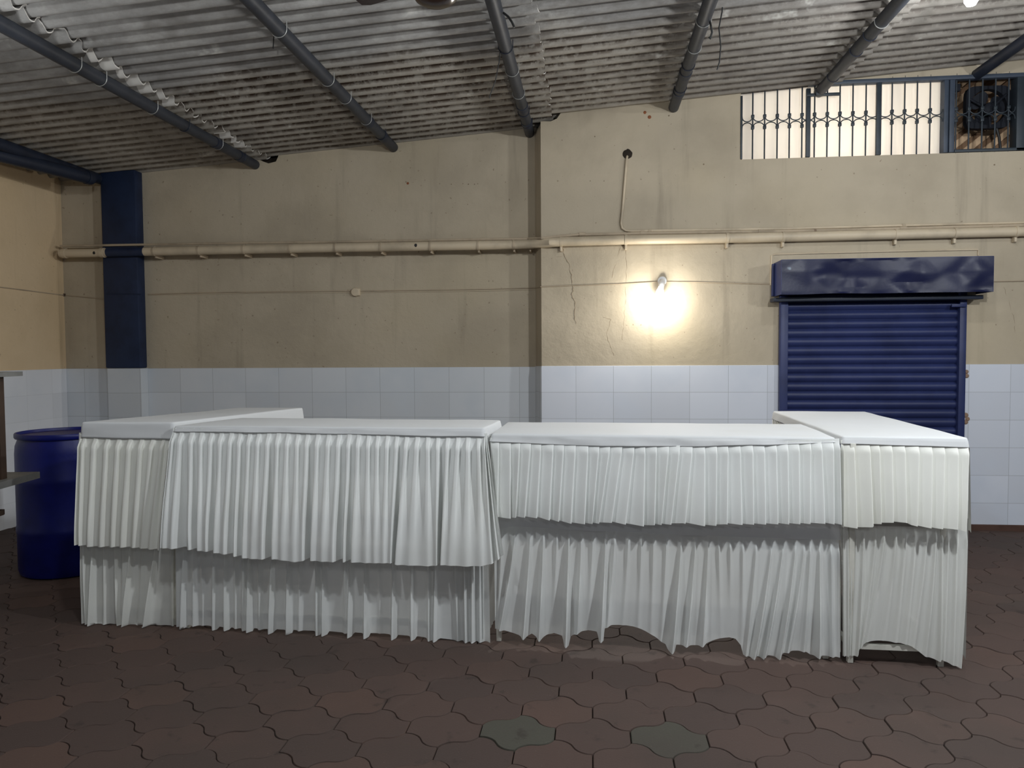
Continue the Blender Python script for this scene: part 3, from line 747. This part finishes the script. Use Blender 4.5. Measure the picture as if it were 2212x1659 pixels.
# ------------------------------------------------------------------ drum and the stand at the left edge
def drum():
    c = on_y(141, 931, 4.62); x, y, hz = c.x, 4.62, c.z; R = .283
    t = thing('drum', 'blue plastic drum behind the leftmost table', 'drum', (x, y, 0))
    k = hz/.93
    prof = [(R*.90, 0), (R*.97, .01), (R, .04), (R, .27), (R*1.014, .285), (R*1.014, .315), (R, .33), (R*1.0, .60), (R*1.014, .615), (R*1.014, .645), (R*1.0, .66), (R*1.0, .80), (R*.985, .85), (R*.93, .895), (R*.925, .905)]
    b = MB(); b.lathe([(r, z*k) for r, z in prof], (x, y, 0), 64); b.build('barrel', DRUM, t)
    b = MB(); b.lathe([(R*.90, .897*k), (R*.985, .897*k), (R*1.0, .905*k), (R*1.0, .925*k), (R*.985, .932*k), (R*.955, .932*k), (R*.94, .915*k), (R*.2, .912*k)], (x, y, 0), 64); b.build('rim', DRUM, t)
drum()
def stand():
    z = .73
    A = on_z(86, 1019, z); Bq = on_z(0, 1042, z); C_ = on_z(0, 1015.5, z)
    u = (A-Bq).normalized(); v = Vector((-u.y, u.x, 0))
    t = thing('rack_table', 'grey topped stand with a brown upright at the left edge beside the drum', 'stand', (Bq.x-.2, Bq.y, 0))
    wdt = .40
    cor = [A, A-u*1.05, A-u*1.05+v*wdt, A+v*wdt]
    b = MB(); c = (cor[0]+cor[2])/2; b.obox((c.x, c.y, z-.018), u, v, Vector((0, 0, 1)), .525, wdt/2, .018); b.build('table_slab', SLAB, t, False)
    for p in (A-u*.07+v*.05, A-u*.07+v*(wdt-.05), A-u*.98+v*.05, A-u*.98+v*(wdt-.05)):
        pass
    # upright and the board it carries
    q = on_y(6, 1052, 4.0); post = on_z(4, 1035, z)
    ux = post.x-.012; uy = post.y
    for k, off in enumerate((0, -.62)):
        b = MB(); b.obox((ux+u.x*off, uy+u.y*off, 1.005), u, v, Vector((0, 0, 1)), .024, .024, .295); b.build('upright', WOOD, t, False)
        b = MB(); b.obox((ux+u.x*off+v.x*.24, uy+u.y*off+v.y*.24, .35), u, v, Vector((0, 0, 1)), .022, .022, .35); b.build('leg', WOOD, t, False)
    zt = on_y(10, 808, uy).z
    b = MB(); cx = ux-.31*u.x; cy = uy-.31*u.y
    b.obox((cx, cy, zt), u, v, Vector((0, 0, 1)), .36, .11, .012); b.build('upper_board', SLAB, t, False)
    b = MB(); b.obox((ux-.31*u.x, uy-.31*u.y, .55), u, v, Vector((0, 0, 1)), .31, .016, .014)
    b.obox((ux+.12*v.x, uy+.12*v.y, .55), v, u, Vector((0, 0, 1)), .13, .016, .014); b.build('stretcher', WOOD, t, False)
stand()

# ------------------------------------------------------------------ buffet tables with pleated skirts
def sm(x, a=0.0, b=1.0):
    x = min(1, max(0, (x-a)/(b-a))); return x*x*(3-2*x)
def interp(tab, x):
    if x <= tab[0][0]: return tab[0][1]
    for (a, p), (b, q) in zip(tab, tab[1:]):
        if x <= b: return p+(q-p)*(x-a)/(b-a) if b > a else q
    return tab[-1][1]
def poly_sample(pts, n):
    # smooth resample of a profile polyline (x, d)
    out = []
    P_ = [Vector(p) for p in pts]; m = len(P_)-1
    for i in range(n):
        u = i/n*m; k = int(u); f = u-k
        p0, p1, p2, p3 = P_[max(k-1, 0)], P_[k], P_[min(k+1, m)], P_[min(k+2, m)]
        q = .5*((2*p1)+(p2-p0)*f+(2*p0-5*p1+4*p2-p3)*f*f+(-p0+3*p1-3*p2+p3)*f**3)
        out.append((q.x, q.y))
    return out
KN = 16
def prof_box(w):
    h = w/2
    return poly_sample([(0, 1), (h*.55, 1), (h*.95, .93), (h+.02, .62), (h, .22), (h+.06, .04), (.5, 0), (1-h-.06, .04), (1-h, .22), (1-h-.02, .62), (1-h*.95, .93), (1-h*.55, 1), (1, 1)], KN)
def prof_knife():
    return poly_sample([(0, .0), (.12, .12), (.35, .36), (.62, .66), (.86, .92), (.975, 1.0), (1.0, .86), (.985, .55), (.93, .25), (.94, .04), (1.0, 0.0)], KN)
def prof_cos(vd, sharp=1.0):
    out = []
    for i in range(KN):
        t = i/KN; out.append((t, 1-vd*(.5-.5*math.cos(2*PI*t))**sharp))
    return out
class Front:
    # vertical front plane through two floor points; outward normal faces the room
    def __init__(s, A, B):
        s.A = Vector((*A, 0)); s.B = Vector((*B, 0)); s.u = (s.B-s.A).normalized(); s.n = Vector((s.u.y, -s.u.x, 0)); s.L = (s.B-s.A).length
    def hit(s, px, py, off=0.0):
        d = ray(px, py); P0 = s.A+s.n*off
        k = (P0-EYE).dot(s.n)/d.dot(s.n); q = EYE+d*k
        return (q-P0).dot(s.u), q.z
    def pt(s, t, z, off): return s.A+s.u*t+s.n*off+Vector((0, 0, z))
def skirt(name, fr, top, bot, ytop, hem, style, m, parent, off0, off1, amp0, amp1, vd=None, ramp_=None, rows=44, wtop=.4, bend=1.0, seed=0, tuck=True):
    nR = len(top); mid = (off0+off1)/2
    st, zt = [], []
    for x in top:
        a, z = fr.hit(x, interp(ytop, x)-(7 if tuck else 0), off0); st.append(a); zt.append(z)
    sb = [fr.hit(x, interp(hem, x), off1)[0] for x in bot]
    hz = sorted((fr.hit(x, y, off1+amp1*.5)) for x, y in hem)
    pk = []
    for c in range(nR-1):
        w = wtop
        if style == 'box': pt = prof_box(w); pb = prof_cos(vd[c] if vd else .6)
        elif style == 'knife': pt = prof_knife(); pb = pt
        else:
            pt = [(k/KN, math.exp(-(k/KN/.16)**2)+math.exp(-((1-k/KN)/.16)**2)) for k in range(KN)]; pb = None
        pk.append((pt, pb))
    cols = []
    for c in range(nR-1):
        for k in range(KN): cols.append((c, k))
    cols.append((nR-2, KN))
    vs = []
    for r in range(rows+1):
        v = r/rows
        for c, k in cols:
            t = k/KN if style != 'satin' else .5-.5*math.cos(PI*k/KN)
            pt, pb = pk[c]
            if k < KN: xt, dt = pt[k]
            else: xt, dt = 1.0, (1.0 if style != 'knife' else .0)
            if style == 'box':
                xb, db = pb[k] if k < KN else (1.0, 1.0); f = sm(v, .0, .9)
                x = xt+(xb-xt)*f; d = (dt*amp0)*(1-f)+(db*amp1)*f
            elif style == 'knife':
                x = xt; d = dt*(amp0+(amp1-amp0)*v)
            else:
                x = t
                aL, aR = ramp_[c], ramp_[c+1]
                wl = (.0070+.0050*v)/max(.01, (st[c+1]-st[c])*(1-v)+(sb[c+1]-sb[c])*v); wd = min(.42, wl)
                pl, pr = math.exp(-(t/wd)**2), math.exp(-((1-t)/wd)**2)
                f = sm(v, .0, .85)
                d = amp0*(pl+pr)*(1-f)+amp1*(aL*pl+aR*pr)*f
                if t in (0.0, 1.0) and False: pass
            s0 = st[c]+(st[c+1]-st[c])*x; s1 = sb[c]+(sb[c+1]-sb[c])*x
            e = v**bend
            s_ = s0+(s1-s0)*e
            z0 = zt[c]+(zt[c+1]-zt[c])*min(1, max(0, x)); z1 = interp(hz, s1)
            z = z0+(z1-z0)*v
            g = .05+.95*sm(v, .030, .13)
            wob = .006*v*noise.noise(Vector((s_*5, z*2.2, seed)))+.003*noise.noise(Vector((s_*11, z*5, seed+4)))*sm(v, 0, .2)
            p = fr.pt(s_, z, off0+(off1-off0)*sm(v, 0, 1)*.6+(off1-off0)*.4*v+d*g+wob)
            if p.z < .004: p.z = .004+.004*abs(noise.noise(Vector((s_*20, 0, seed))))
            vs.append(p)
    n = len(cols); b = MB()
    b.add(vs, [(r*n+i, r*n+i+1, (r+1)*n+i+1, (r+1)*n+i) for r in range(rows) for i in range(n-1)])
    me = bpy.data.meshes.new(name); me.from_pydata(b.v, [], b.f)
    return link(name, me, m, parent, True, 0)
def side_skirt(name, P, Q, z0, z1, m, parent, pitch=.055, amp=.014, flare=.03, style='knife', off0=.004):
    # regular pleats along the other sides, same cloth
    P, Q = Vector((*P, 0)), Vector((*Q, 0)); u = (Q-P).normalized(); nrm = Vector((u.y, -u.x, 0)); L = (Q-P).length
    nc = max(3, round(L/pitch)); rows = 16; pr = prof_knife(); vs = []; n = nc*KN+1
    jit = [random.uniform(-.15, .15)*L/nc for _ in range(nc+1)]
    for r in range(rows+1):
        v = r/rows
        for i in range(n):
            c, k = divmod(i, KN); 
            x, d = pr[k] if c < nc else (0, 0)
            s_ = (c+x)*L/nc+(jit[min(c, nc)] if 0 < c < nc else 0)*v
            z = z0+(z1-z0)*v+.008*noise.noise(Vector((s_*6, v, 2)))*v
            p = P+u*s_+nrm*(off0+flare*v+d*amp*(.6+.6*v))+Vector((0, 0, max(.004, z))); vs.append(p)
    me = bpy.data.meshes.new(name); me.from_pydata(vs, [], [(r*n+i, r*n+i+1, (r+1)*n+i+1, (r+1)*n+i) for r in range(rows) for i in range(n-1)])
    return link(name, me, m, parent, True, 0)
def top_cover(corners, z, bands, m, parent, seed, edge=None, r=.012, cr=.018, wr=.004):
    # fitted cloth: flat top, rounded edge, band hanging down (one height per side)
    C = [Vector((x, y)) for x, y in corners]; n = 4; per = []
    for i in range(n):
        a, b_, c = C[i-1], C[i], C[(i+1) % n]
        d0 = (a-b_).normalized(); d1 = (c-b_).normalized()
        p0, p1 = b_+d0*cr, b_+d1*cr
        for k in range(7):
            t = k/6; q = p0.lerp(b_, t).lerp(b_.lerp(p1, t), t); per.append((q, bands[i] if t > .5 else bands[i-1]))
        q1 = c+(b_-c).normalized()*cr; ln = (q1-p1).length; ns = max(6, int(ln/.018))
        for k in range(1, ns): per.append((p1.lerp(q1, k/ns), bands[i]))
    if edge:
        fr_ = Front(corners[0], corners[1]); tab = sorted((lambda q: (q[0], z-q[1]))(fr_.hit(x, y, .007)) for x, y in edge)
        for i, (p, bd) in enumerate(per):
            q = Vector((p.x, p.y, 0))-fr_.A
            if abs(q.dot(fr_.n)) < .02: per[i] = (p, interp(tab, q.dot(fr_.u)))
    N = len(per); cen = sum((p for p, _ in per), Vector((0, 0)))/N
    b = MB(); rings = []
    nm = []
    for i in range(N):
        t = (per[(i+1) % N][0]-per[i-1][0]).normalized(); nm.append(Vector((t.y, -t.x)))
    def ring(off, dz=None, frac=None):
        o = []
        for i, (p, bd) in enumerate(per):
            q = p+nm[i]*off
            zz = z+(dz if dz is not None else -r-(bd-r)*frac)
            w = noise.noise(Vector((p.x*4, p.y*4, seed)))
            if frac is not None:
                f = wr*(noise.noise(Vector((p.x*9, p.y*9+zz*14, seed+2)))+.8*noise.noise(Vector((p.x*3+zz*22, p.y*3, seed+5))))*(.4+frac)
                q = q+nm[i]*f; zz += .004*noise.noise(Vector((p.x*3.5, p.y*3.5, seed+9)))*frac
            o.append((q.x, q.y, zz+.0025*w))
        return o
    def inner(f):
        o = []
        for i, (p, bd) in enumerate(per):
            q = cen+((p-nm[i]*r)-cen)*f; o.append((q.x, q.y, z+.0025*noise.noise(Vector((q.x*4, q.y*4, seed)))))
        return o
    rings = [inner(.05), inner(.35), inner(.6), inner(.8), inner(.93), ring(-r, 0), ring(-r*.62, -r*.08), ring(-r*.29, -r*.29), ring(-r*.08, -r*.62), ring(0, -r)]
    rings += [ring(.001+.006*f, None, f) for f in (.15, .3, .45, .6, .75, .9, 1.0)]
    rings += [ring(.003, None, 1.0)]
    vs = [p for R_ in rings for p in R_]; fs = []
    for j in range(len(rings)-1):
        for i in range(N): fs.append((j*N+i, j*N+(i+1) % N, (j+1)*N+(i+1) % N, (j+1)*N+i))
    fs.append(tuple(range(N)))
    b.add(vs, fs); return b.build('top_cover', m, parent, True, 0)
def frame(parent, corners, z, feet=None, inset=.03, lw=.012, low=None, mid=None):
    C = [Vector((x, y)) for x, y in corners]; cen = sum(C, Vector((0, 0)))/4
    P_ = []
    for i in range(4):
        a, b_, c = C[i-1], C[i], C[(i+1) % 4]
        P_.append(b_+((a-b_).normalized()+(c-b_).normalized())*inset)
    if feet: P_[0], P_[1] = Vector(feet[0]), Vector(feet[1])
    for p in P_:
        b = MB(); b.rbox(p.x-lw, p.x+lw, p.y-lw, p.y+lw, 0, z-.03, .002); b.build('leg', WHITEP, parent)
    b = MB(); b.add([(p.x, p.y, zz) for zz in (z-.032, z-.008) for p in [q+(cen-q).normalized()*.012 for q in C]], [(3, 2, 1, 0), (4, 5, 6, 7)]+[(i, (i+1) % 4, (i+1) % 4+4, i+4) for i in range(4)]); b.build('tabletop', BOARD, parent, False)
    for zz, hh, m in ((low, .011, WHITEP), (mid, .045, BOARD)):
        if zz is None: continue
        b = MB()
        for i in range(4):
            p, q = P_[i], P_[(i+1) % 4]; u = (q-p).normalized(); c = (p+q)/2
            b.obox((c.x, c.y, zz), Vector((u.x, u.y, 0)), Vector((-u.y, u.x, 0)), Vector((0, 0, 1)), (q-p).length/2, .010, hh)
        b.build('stretcher', m, parent, False)

TB = {'t1': [(-2.600, 3.655), (-2.105, 3.665), (-1.815, 4.69), (-2.235, 4.65)],
      't2': [(-2.085, 3.630), (-.500, 3.575), (-.470, 4.005), (-1.950, 4.110)],
      't3': [(-.472, 3.590), (1.086, 3.505), (1.112, 4.150), (-.462, 4.200)],
      't4': [(1.106, 3.500), (1.627, 3.470), (1.690, 4.905), (1.140, 4.935)]}
TZ = {'t1': 1.050, 't2': 1.036, 't3': 1.008, 't4': 1.014}
GRP = 'white skirted buffet tables'

def table1():
    C, z = TB['t1'], TZ['t1']
    t = thing('buffet_table', 'leftmost white skirted buffet table, in front of the blue drum', 'table', (C[0][0], C[0][1], 0), GRP)
    frame(t, C, z, low=.09, mid=.66)
    top_cover(C, z, [.062, .085, .06, .06], CLOTH, t, 1, wr=.003, edge=[(172, 945), (371, 949)])
    fr = Front(C[0], C[1])
    top = [174, 181.5, 207, 234, 258, 283, 308, 332, 355.5, 371]
    bot = [168, 177, 196, 222, 247, 268, 293, 311, 330, 349]
    hem = [(168, 1177), (200, 1181), (250, 1181), (300, 1183), (349, 1188)]
    skirt('upper_skirt', fr, top, bot, [(172, 944), (371, 947)], hem, 'box', FRILLW, t, 0, .050, .028, .028, [.9, .95, .9, .85, .9, .9, .6, .6, .9], wtop=.34, seed=1)
    top = [176, 181.7, 204.5, 227, 250, 268.5, 288, 312, 342.5, 372.6, 379]
    bot = [184, 193, 200, 228, 260, 267, 272, 300, 318, 376, 379]
    hem = [(182, 1346), (193, 1348), (200, 1357), (228, 1355), (245, 1352), (262, 1361), (300, 1363), (340, 1358), (379, 1356)]
    skirt('lower_skirt', fr, top, bot, [(172, 1120), (379, 1125)], hem, 'satin', SATINW, t, -.016, .0, .018, .036, ramp_=[.8, 1, 1.2, .5, .8, .4, 1.2, .4, 1.4, .5, .6], bend=1.5, seed=2)
    side_skirt('side_skirt', C[1], C[2], z-.08, .50, FRILLW, t, flare=.02)
    side_skirt('side_skirt', C[3], C[0], z-.055, .50, FRILLW, t, flare=.02)
    side_skirt('lower_side_skirt', C[3], C[0], .60, .02, SATINW, t, amp=.010, flare=.015, off0=-.012)
table1()
def table2():
    C, z = TB['t2'], TZ['t2']
    t = thing('buffet_table', 'second white skirted buffet table from the left, with a long upper frill', 'table', (C[0][0], C[0][1], 0), GRP)
    frame(t, C, z, low=.09, mid=.62)
    top_cover(C, z, [.042, .045, .04, .04], CLOTH, t, 2, r=.010, edge=[(372, 932), (540, 934), (700, 937), (1047, 944)])
    fr = Front(C[0], C[1])
    top = [374, 377.4, 391.8, 415.3, 436.8, 458.4, 478.9, 501.4, 519.8, 540.3, 559.8, 581.3, 601.8, 623.3, 644.8, 665.3, 687.9, 711.4, 733.8, 755.3, 775.8, 797.3, 816.8, 838.3, 858.8, 880.3, 902.9, 925.4, 946.9, 968.4, 991, 1011.5, 1035, 1047, 1049, 1052]
    bot = [357, 362, 381, 419, 437, 455, 472, 493, 515, 533, 552, 575, 596, 616, 641, 661, 678, 702, 726, 749, 766, 797, 815, 834, 850, 859, 890, 928, 948, 956, 975, 1010, 1043, 1066, 1079, 1091]
    vd = [.2, .2, 1.3, 1.2, .15, 1.1, .2, .9, .9, .2, .12, 1.5, .15, .12, .10, 1.6, .2, .15, 1.4, 1.2, .2, .12, .10, .15, 1.7, .15, .12, .15, 1.8, .12, .12, .15, .12, .9, .5]
    hem = [(357, 1182), (381, 1184), (419, 1186), (455, 1190), (493, 1196), (515, 1201), (533, 1204), (575, 1206), (596, 1206), (641, 1212), (661, 1209), (702, 1211), (749, 1212), (797, 1214), (850, 1214), (860, 1218), (928, 1221), (956, 1218), (1010, 1221), (1043, 1220), (1066, 1215), (1079, 1206), (1091, 1194)]
    skirt('upper_skirt', fr, top, bot, [(372, 931), (540, 933), (700, 936), (1047, 943)], hem, 'box', FRILL, t, 0, .056, .029, .046, vd, wtop=.40, seed=3, rows=54)
    top = [383, 402, 422.5, 439, 463.7, 487.5, 509, 527.7, 541.8, 561, 592, 626, 650.4, 685, 701.5, 745.8, 761, 791.4, 819.5, 852, 890, 926, 943, 980, 1003, 1021, 1036.5, 1056]
    bot = [384, 396, 420, 439, 464, 491, 512, 529, 540, 563, 587, 625, 648, 688, 701, 748, 757, 792, 821, 851, 893, 929, 941, 990, 1008, 1022, 1038, 1060]
    am = [.4, 1.0, .6, .3, .8, 1.0, .5, .8, 1.2, .6, 1.3, 1.3, .5, 1.1, 1.2, .5, 1.3, 1.4, .2, 1.4, 1.4, 1.0, 1.3, .5, 1.2, 1.2, .7, .5]
    hem = []
    ridge_y = {384: 1358, 396: 1363, 420: 1354, 439: 1352, 464: 1363, 491: 1361, 512: 1359, 529: 1362, 540: 1367, 563: 1362, 587: 1371, 625: 1374, 648: 1364, 688: 1373, 701: 1376, 748: 1370, 757: 1377, 792: 1380, 821: 1370, 851: 1384, 893: 1383, 929: 1384, 941: 1387, 990: 1388, 1008: 1391, 1022: 1396, 1038: 1391, 1060: 1389}
    for i, x in enumerate(bot):
        pan = interp([(384, 1352), (620, 1363), (760, 1368), (900, 1377), (1000, 1386), (1060, 1388)], x)
        if am[i] >= .7: hem += [(x-6, pan), (x-3, ridge_y[x]), (x+3, ridge_y[x]), (x+6, pan)]
        else: hem.append((x, (pan+ridge_y[x])/2))
    hem.sort()
    skirt('lower_skirt', fr, top, bot, [(383, 1140), (1056, 1150)], hem, 'satin', SATIN, t, -.020, -.012, .018, .031, ramp_=am, seed=4)
    side_skirt('side_skirt', C[1], (C[2][0], C[2][1]), z-.045, .545, FRILL, t, pitch=.06, amp=.005, flare=0, off0=.001)
    side_skirt('lower_side_skirt', C[1], C[2], .60, .02, SATIN, t, amp=.006, flare=.0, off0=-.014)
table2()
def table3():
    C, z = TB['t3'], TZ['t3']
    t = thing('buffet_table', 'white skirted buffet table right of the middle, its lower skirt hitched up over the floor', 'table', (C[0][0], C[0][1], 0), GRP)
    frame(t, C, z, low=None, mid=.56)
    top_cover(C, z, [.060, .045, .05, .05], CLOTH, t, 3, r=.014, wr=.007, edge=[(1058, 954), (1150, 959), (1300, 964), (1500, 965), (1650, 962), (1813, 955)])
    fr = Front(C[0], C[1])
    top = [1059, 1078.5, 1103.7, 1124.4, 1148, 1169.8, 1196.4, 1219, 1244.3, 1271.5, 1295.5, 1319.4, 1345.6, 1371.5, 1394, 1418.8, 1446, 1469.7, 1496.9, 1522.5, 1548.7, 1573, 1598.8, 1626, 1651, 1676.7, 1701.4, 1725.9, 1751.3, 1774, 1799.7, 1813]
    bot = [1064, 1077, 1104.7, 1116, 1135.5, 1161.5, 1188.6, 1208.5, 1235.3, 1264.2, 1280.5, 1294.6, 1322, 1352, 1390.8, 1414.3, 1428.7, 1449.4, 1480, 1522, 1546, 1570, 1601.9, 1626.6, 1652.4, 1678.8, 1702, 1725.7, 1747.9, 1779.4, 1799.3, 1815]
    hem = [(1060, 1117), (1077, 1118), (1104, 1119), (1116, 1117), (1135, 1117), (1161, 1118), (1188, 1123), (1208, 1126), (1235, 1130), (1264, 1131), (1294, 1130), (1320, 1128), (1350, 1132), (1391, 1136), (1414, 1133), (1449, 1132), (1475, 1129), (1520, 1135), (1546, 1134), (1567, 1131), (1602, 1132), (1700, 1131), (1779, 1130), (1815, 1132)]
    skirt('upper_skirt', fr, top, bot, [(1058, 953), (1150, 958), (1300, 963), (1500, 964), (1650, 961), (1813, 954)], hem, 'knife', FRILL, t, 0, .045, .018, .028, seed=5)
    # plain waistband of the lower skirt
    b = MB(); n = 90; vs = []
    zb = [(1080, 1139), (1115, 1137), (1250, 1144), (1437, 1152), (1600, 1160), (1813, 1165)]
    for j in range(7):
        for i in range(n+1):
            px = 1064+(1816-1064)*i/n
            zl = fr.hit(px, interp(zb, px)+2, -.006)[1]; s_ = fr.hit(px, interp(zb, px), -.006)[0]
            zt_ = .70; f = j/6
            zz = zt_+(zl-zt_)*f
            vs.append(fr.pt(s_, zz, -.006+.006*noise.noise(Vector((s_*3, zz*11, 1)))+.003*noise.noise(Vector((s_*9+zz*20, zz*9, 4)))))
    b.add(vs, [(j*(n+1)+i, j*(n+1)+i+1, (j+1)*(n+1)+i+1, (j+1)*(n+1)+i) for j in range(6) for i in range(n)]); b.build('waistband', CLOTH, t, True, 0)
    top = [1068, 1085, 1115, 1146.6, 1175, 1204, 1229, 1256.4, 1281.5, 1309, 1329, 1358, 1386, 1411.8, 1440, 1472, 1502.6, 1530, 1552, 1577, 1604.6, 1634, 1667.7, 1692.6, 1719.4, 1738, 1750, 1770, 1794, 1812]
    bot = [1070, 1074, 1081, 1132, 1166, 1192, 1224, 1248, 1268, 1299, 1312, 1345, 1378, 1406, 1428, 1451, 1482, 1517, 1557, 1577, 1602, 1610, 1626, 1649, 1681, 1700, 1735, 1766, 1797, 1813]
    am = [.3, .4, 1.0, 1.3, 1.3, .1, 1.9, 1.0, .1, 1.9, .6, .2, .2, .2, .3, 1.9, 1.0, 1.0, .1, .0, .2, .8, 1.6, 1.4, 1.5, 1.0, .7, 1.5, .6, .4]
    hem = [(1070, 1360), (1081, 1362), (1108, 1370), (1132, 1379), (1148, 1371), (1166, 1383), (1182, 1373), (1196, 1370), (1214, 1376), (1219, 1393), (1229, 1393), (1232, 1377), (1250, 1367), (1270, 1363), (1290, 1366), (1294, 1381), (1304, 1381), (1306, 1357), (1320, 1352), (1345, 1352), (1378, 1358), (1406, 1372), (1438, 1394), (1443, 1405), (1458, 1405), (1460, 1394), (1482, 1396), (1517, 1396), (1540, 1386), (1557, 1381), (1577, 1380), (1590, 1383), (1601, 1396), (1606, 1416), (1647, 1424), (1650, 1416), (1681, 1420), (1694, 1411), (1700, 1408), (1740, 1408), (1752, 1417), (1766, 1419), (1813, 1421)]
    skirt('lower_skirt', fr, top, bot, zb, hem, 'satin', SATIN, t, -.006, .002, .016, .030, ramp_=am, bend=1.25, seed=6, tuck=False)
table3()
def table4():
    C, z = TB['t4'], TZ['t4']
    t = thing('buffet_table', 'rightmost white skirted buffet table, running back towards the navy shutter', 'table', (C[0][0], C[0][1], 0), GRP)
    frame(t, C, z, low=.075, mid=.665, feet=((1.153, 3.500), (1.533, 3.490)))
    top_cover(C, z, [.034, .045, .04, .05], CLOTH, t, 4, r=.010, wr=.002, edge=[(1816, 959), (2092, 967)])
    fr = Front(C[0], C[1])
    top = [1816, 1821.5, 1844, 1878, 1899, 1926, 1954, 1984.6, 2013, 2040.5, 2069, 2092.4]
    bot = [1817, 1820, 1850, 1884, 1901, 1927, 1955, 1978, 2008, 2033, 2065, 2083]
    hem = [(1817, 1138), (1850, 1141), (1884, 1138), (1888, 1133), (1901, 1131), (1927, 1128), (1955, 1128), (1968, 1134), (1980, 1136), (2008, 1140), (2033, 1142), (2065, 1143), (2083, 1147)]
    skirt('upper_skirt', fr, top, bot, [(1816, 958), (2092, 966)], hem, 'knife', FRILLW, t, 0, .045, .016, .026, seed=7)
    top = [1818, 1820.7, 1831, 1840, 1849.4, 1865.8, 1892.5, 1911, 1936.5, 1954, 1976.5, 2002, 2021.6, 2034, 2047, 2064.6, 2089]
    bot = [1819, 1822, 1831, 1834, 1839, 1851, 1858, 1872, 1905, 1933, 1954, 1970, 1998, 2028, 2036, 2056, 2074]
    hem = [(1819, 1417), (1832, 1418), (1851, 1417), (1858, 1400), (1872, 1388), (1905, 1385), (1954, 1392), (1970, 1397), (1998, 1418), (2028, 1428), (2036, 1426), (2056, 1436), (2074, 1443)]
    am = [.6, .8, 1.0, .6, .6, 1.2, 1.0, .5, .3, .4, .4, .5, .7, 1.0, .6, .7, .8]
    skirt('lower_skirt', fr, top, bot, [(1818, 1130), (1900, 1136), (2089, 1143)], hem, 'satin', SATINW, t, -.008, .008, .012, .020, ramp_=am, bend=1.4, seed=8)
    side_skirt('side_skirt', C[1], C[2], z-.045, .60, FRILLW, t, amp=.012, flare=.012)
    side_skirt('lower_side_skirt', C[1], C[2], .66, .04, SATINW, t, amp=.010, flare=.0)
    side_skirt('side_skirt', C[3], C[0], z-.052, .62, FRILLW, t, amp=.008, flare=.0, pitch=.045, off0=.001)
    side_skirt('lower_side_skirt', C[3], C[0], .66, .04, SATINW, t, amp=.006, flare=.0, off0=-.008)
table4()

# ------------------------------------------------------------------ light
def point(name, loc, w, r=.04, col=(1, 1, 1)):
    l = bpy.data.lights.new(name, 'POINT'); l.energy = w; l.shadow_soft_size = r; l.color = col
    o = bpy.data.objects.new(name, l); COL.objects.link(o); o.location = loc; return o
def spot(name, loc, target, w, ang, r=.03, col=(1, 1, 1), blend=1.0):
    l = bpy.data.lights.new(name, 'SPOT'); l.energy = w; l.spot_size = math.radians(ang); l.spot_blend = blend; l.shadow_soft_size = r; l.color = col
    o = bpy.data.objects.new(name, l); COL.objects.link(o); o.location = loc
    o.rotation_euler = (Vector(target)-Vector(loc)).to_track_quat('-Z', 'Y').to_euler(); return o
COOL = (.93, .97, 1.0)
point('hall_lamp_key', (1.80, 2.25, 2.74), 184, .06, COOL)
point('fill_light_mid', (-1.15, 2.1, 2.80), 60, .06, COOL)  # unseen fill added to brighten the two left tables
point('hall_lamp_left', on_y(-150, 150, 3.15), 8, .06, COOL)
point('fill_light_right', (3.7, 3.0, 2.5), 95, .06, COOL)  # unseen fill added to lift the right-hand dado and floor
point('fill_light_rear', (.6, -1.0, 2.7), 34, .10, COOL)  # frontal fill added behind the camera, no lamp seen there
point('roof_bulb_light', RL+Vector((0, 0, -.055)), 32, .04, COOL)
point('wall_bulb_light', WL+Vector((-.005, -.060, -.035)), 15.5, .03, (1, .96, .86))
spot('wall_bulb_beam', WL+Vector((-.005, -.065, -.035)), WL+Vector((-.5, -1, -.35)), 75, 174, .03, (1, .97, .92))
point('yard_lamp', (1.95, 7.15, 3.0), 56.0, .12, (1, .955, .89))
point('yard_lamp_tan', (3.3, 6.36, 2.70), 22.0, .05, (1, .90, .75))
w = bpy.data.worlds.new('world'); sc.world = w; w.use_nodes = True
bg = w.node_tree.nodes['Background']; bg.inputs[0].default_value = (.80, .88, 1.0, 1); bg.inputs[1].default_value = .13
vs_ = sc.view_settings
vs_.view_transform = 'Standard'; vs_.look = 'None'; vs_.exposure = 0.0; vs_.gamma = 1.0; vs_.use_curve_mapping = False
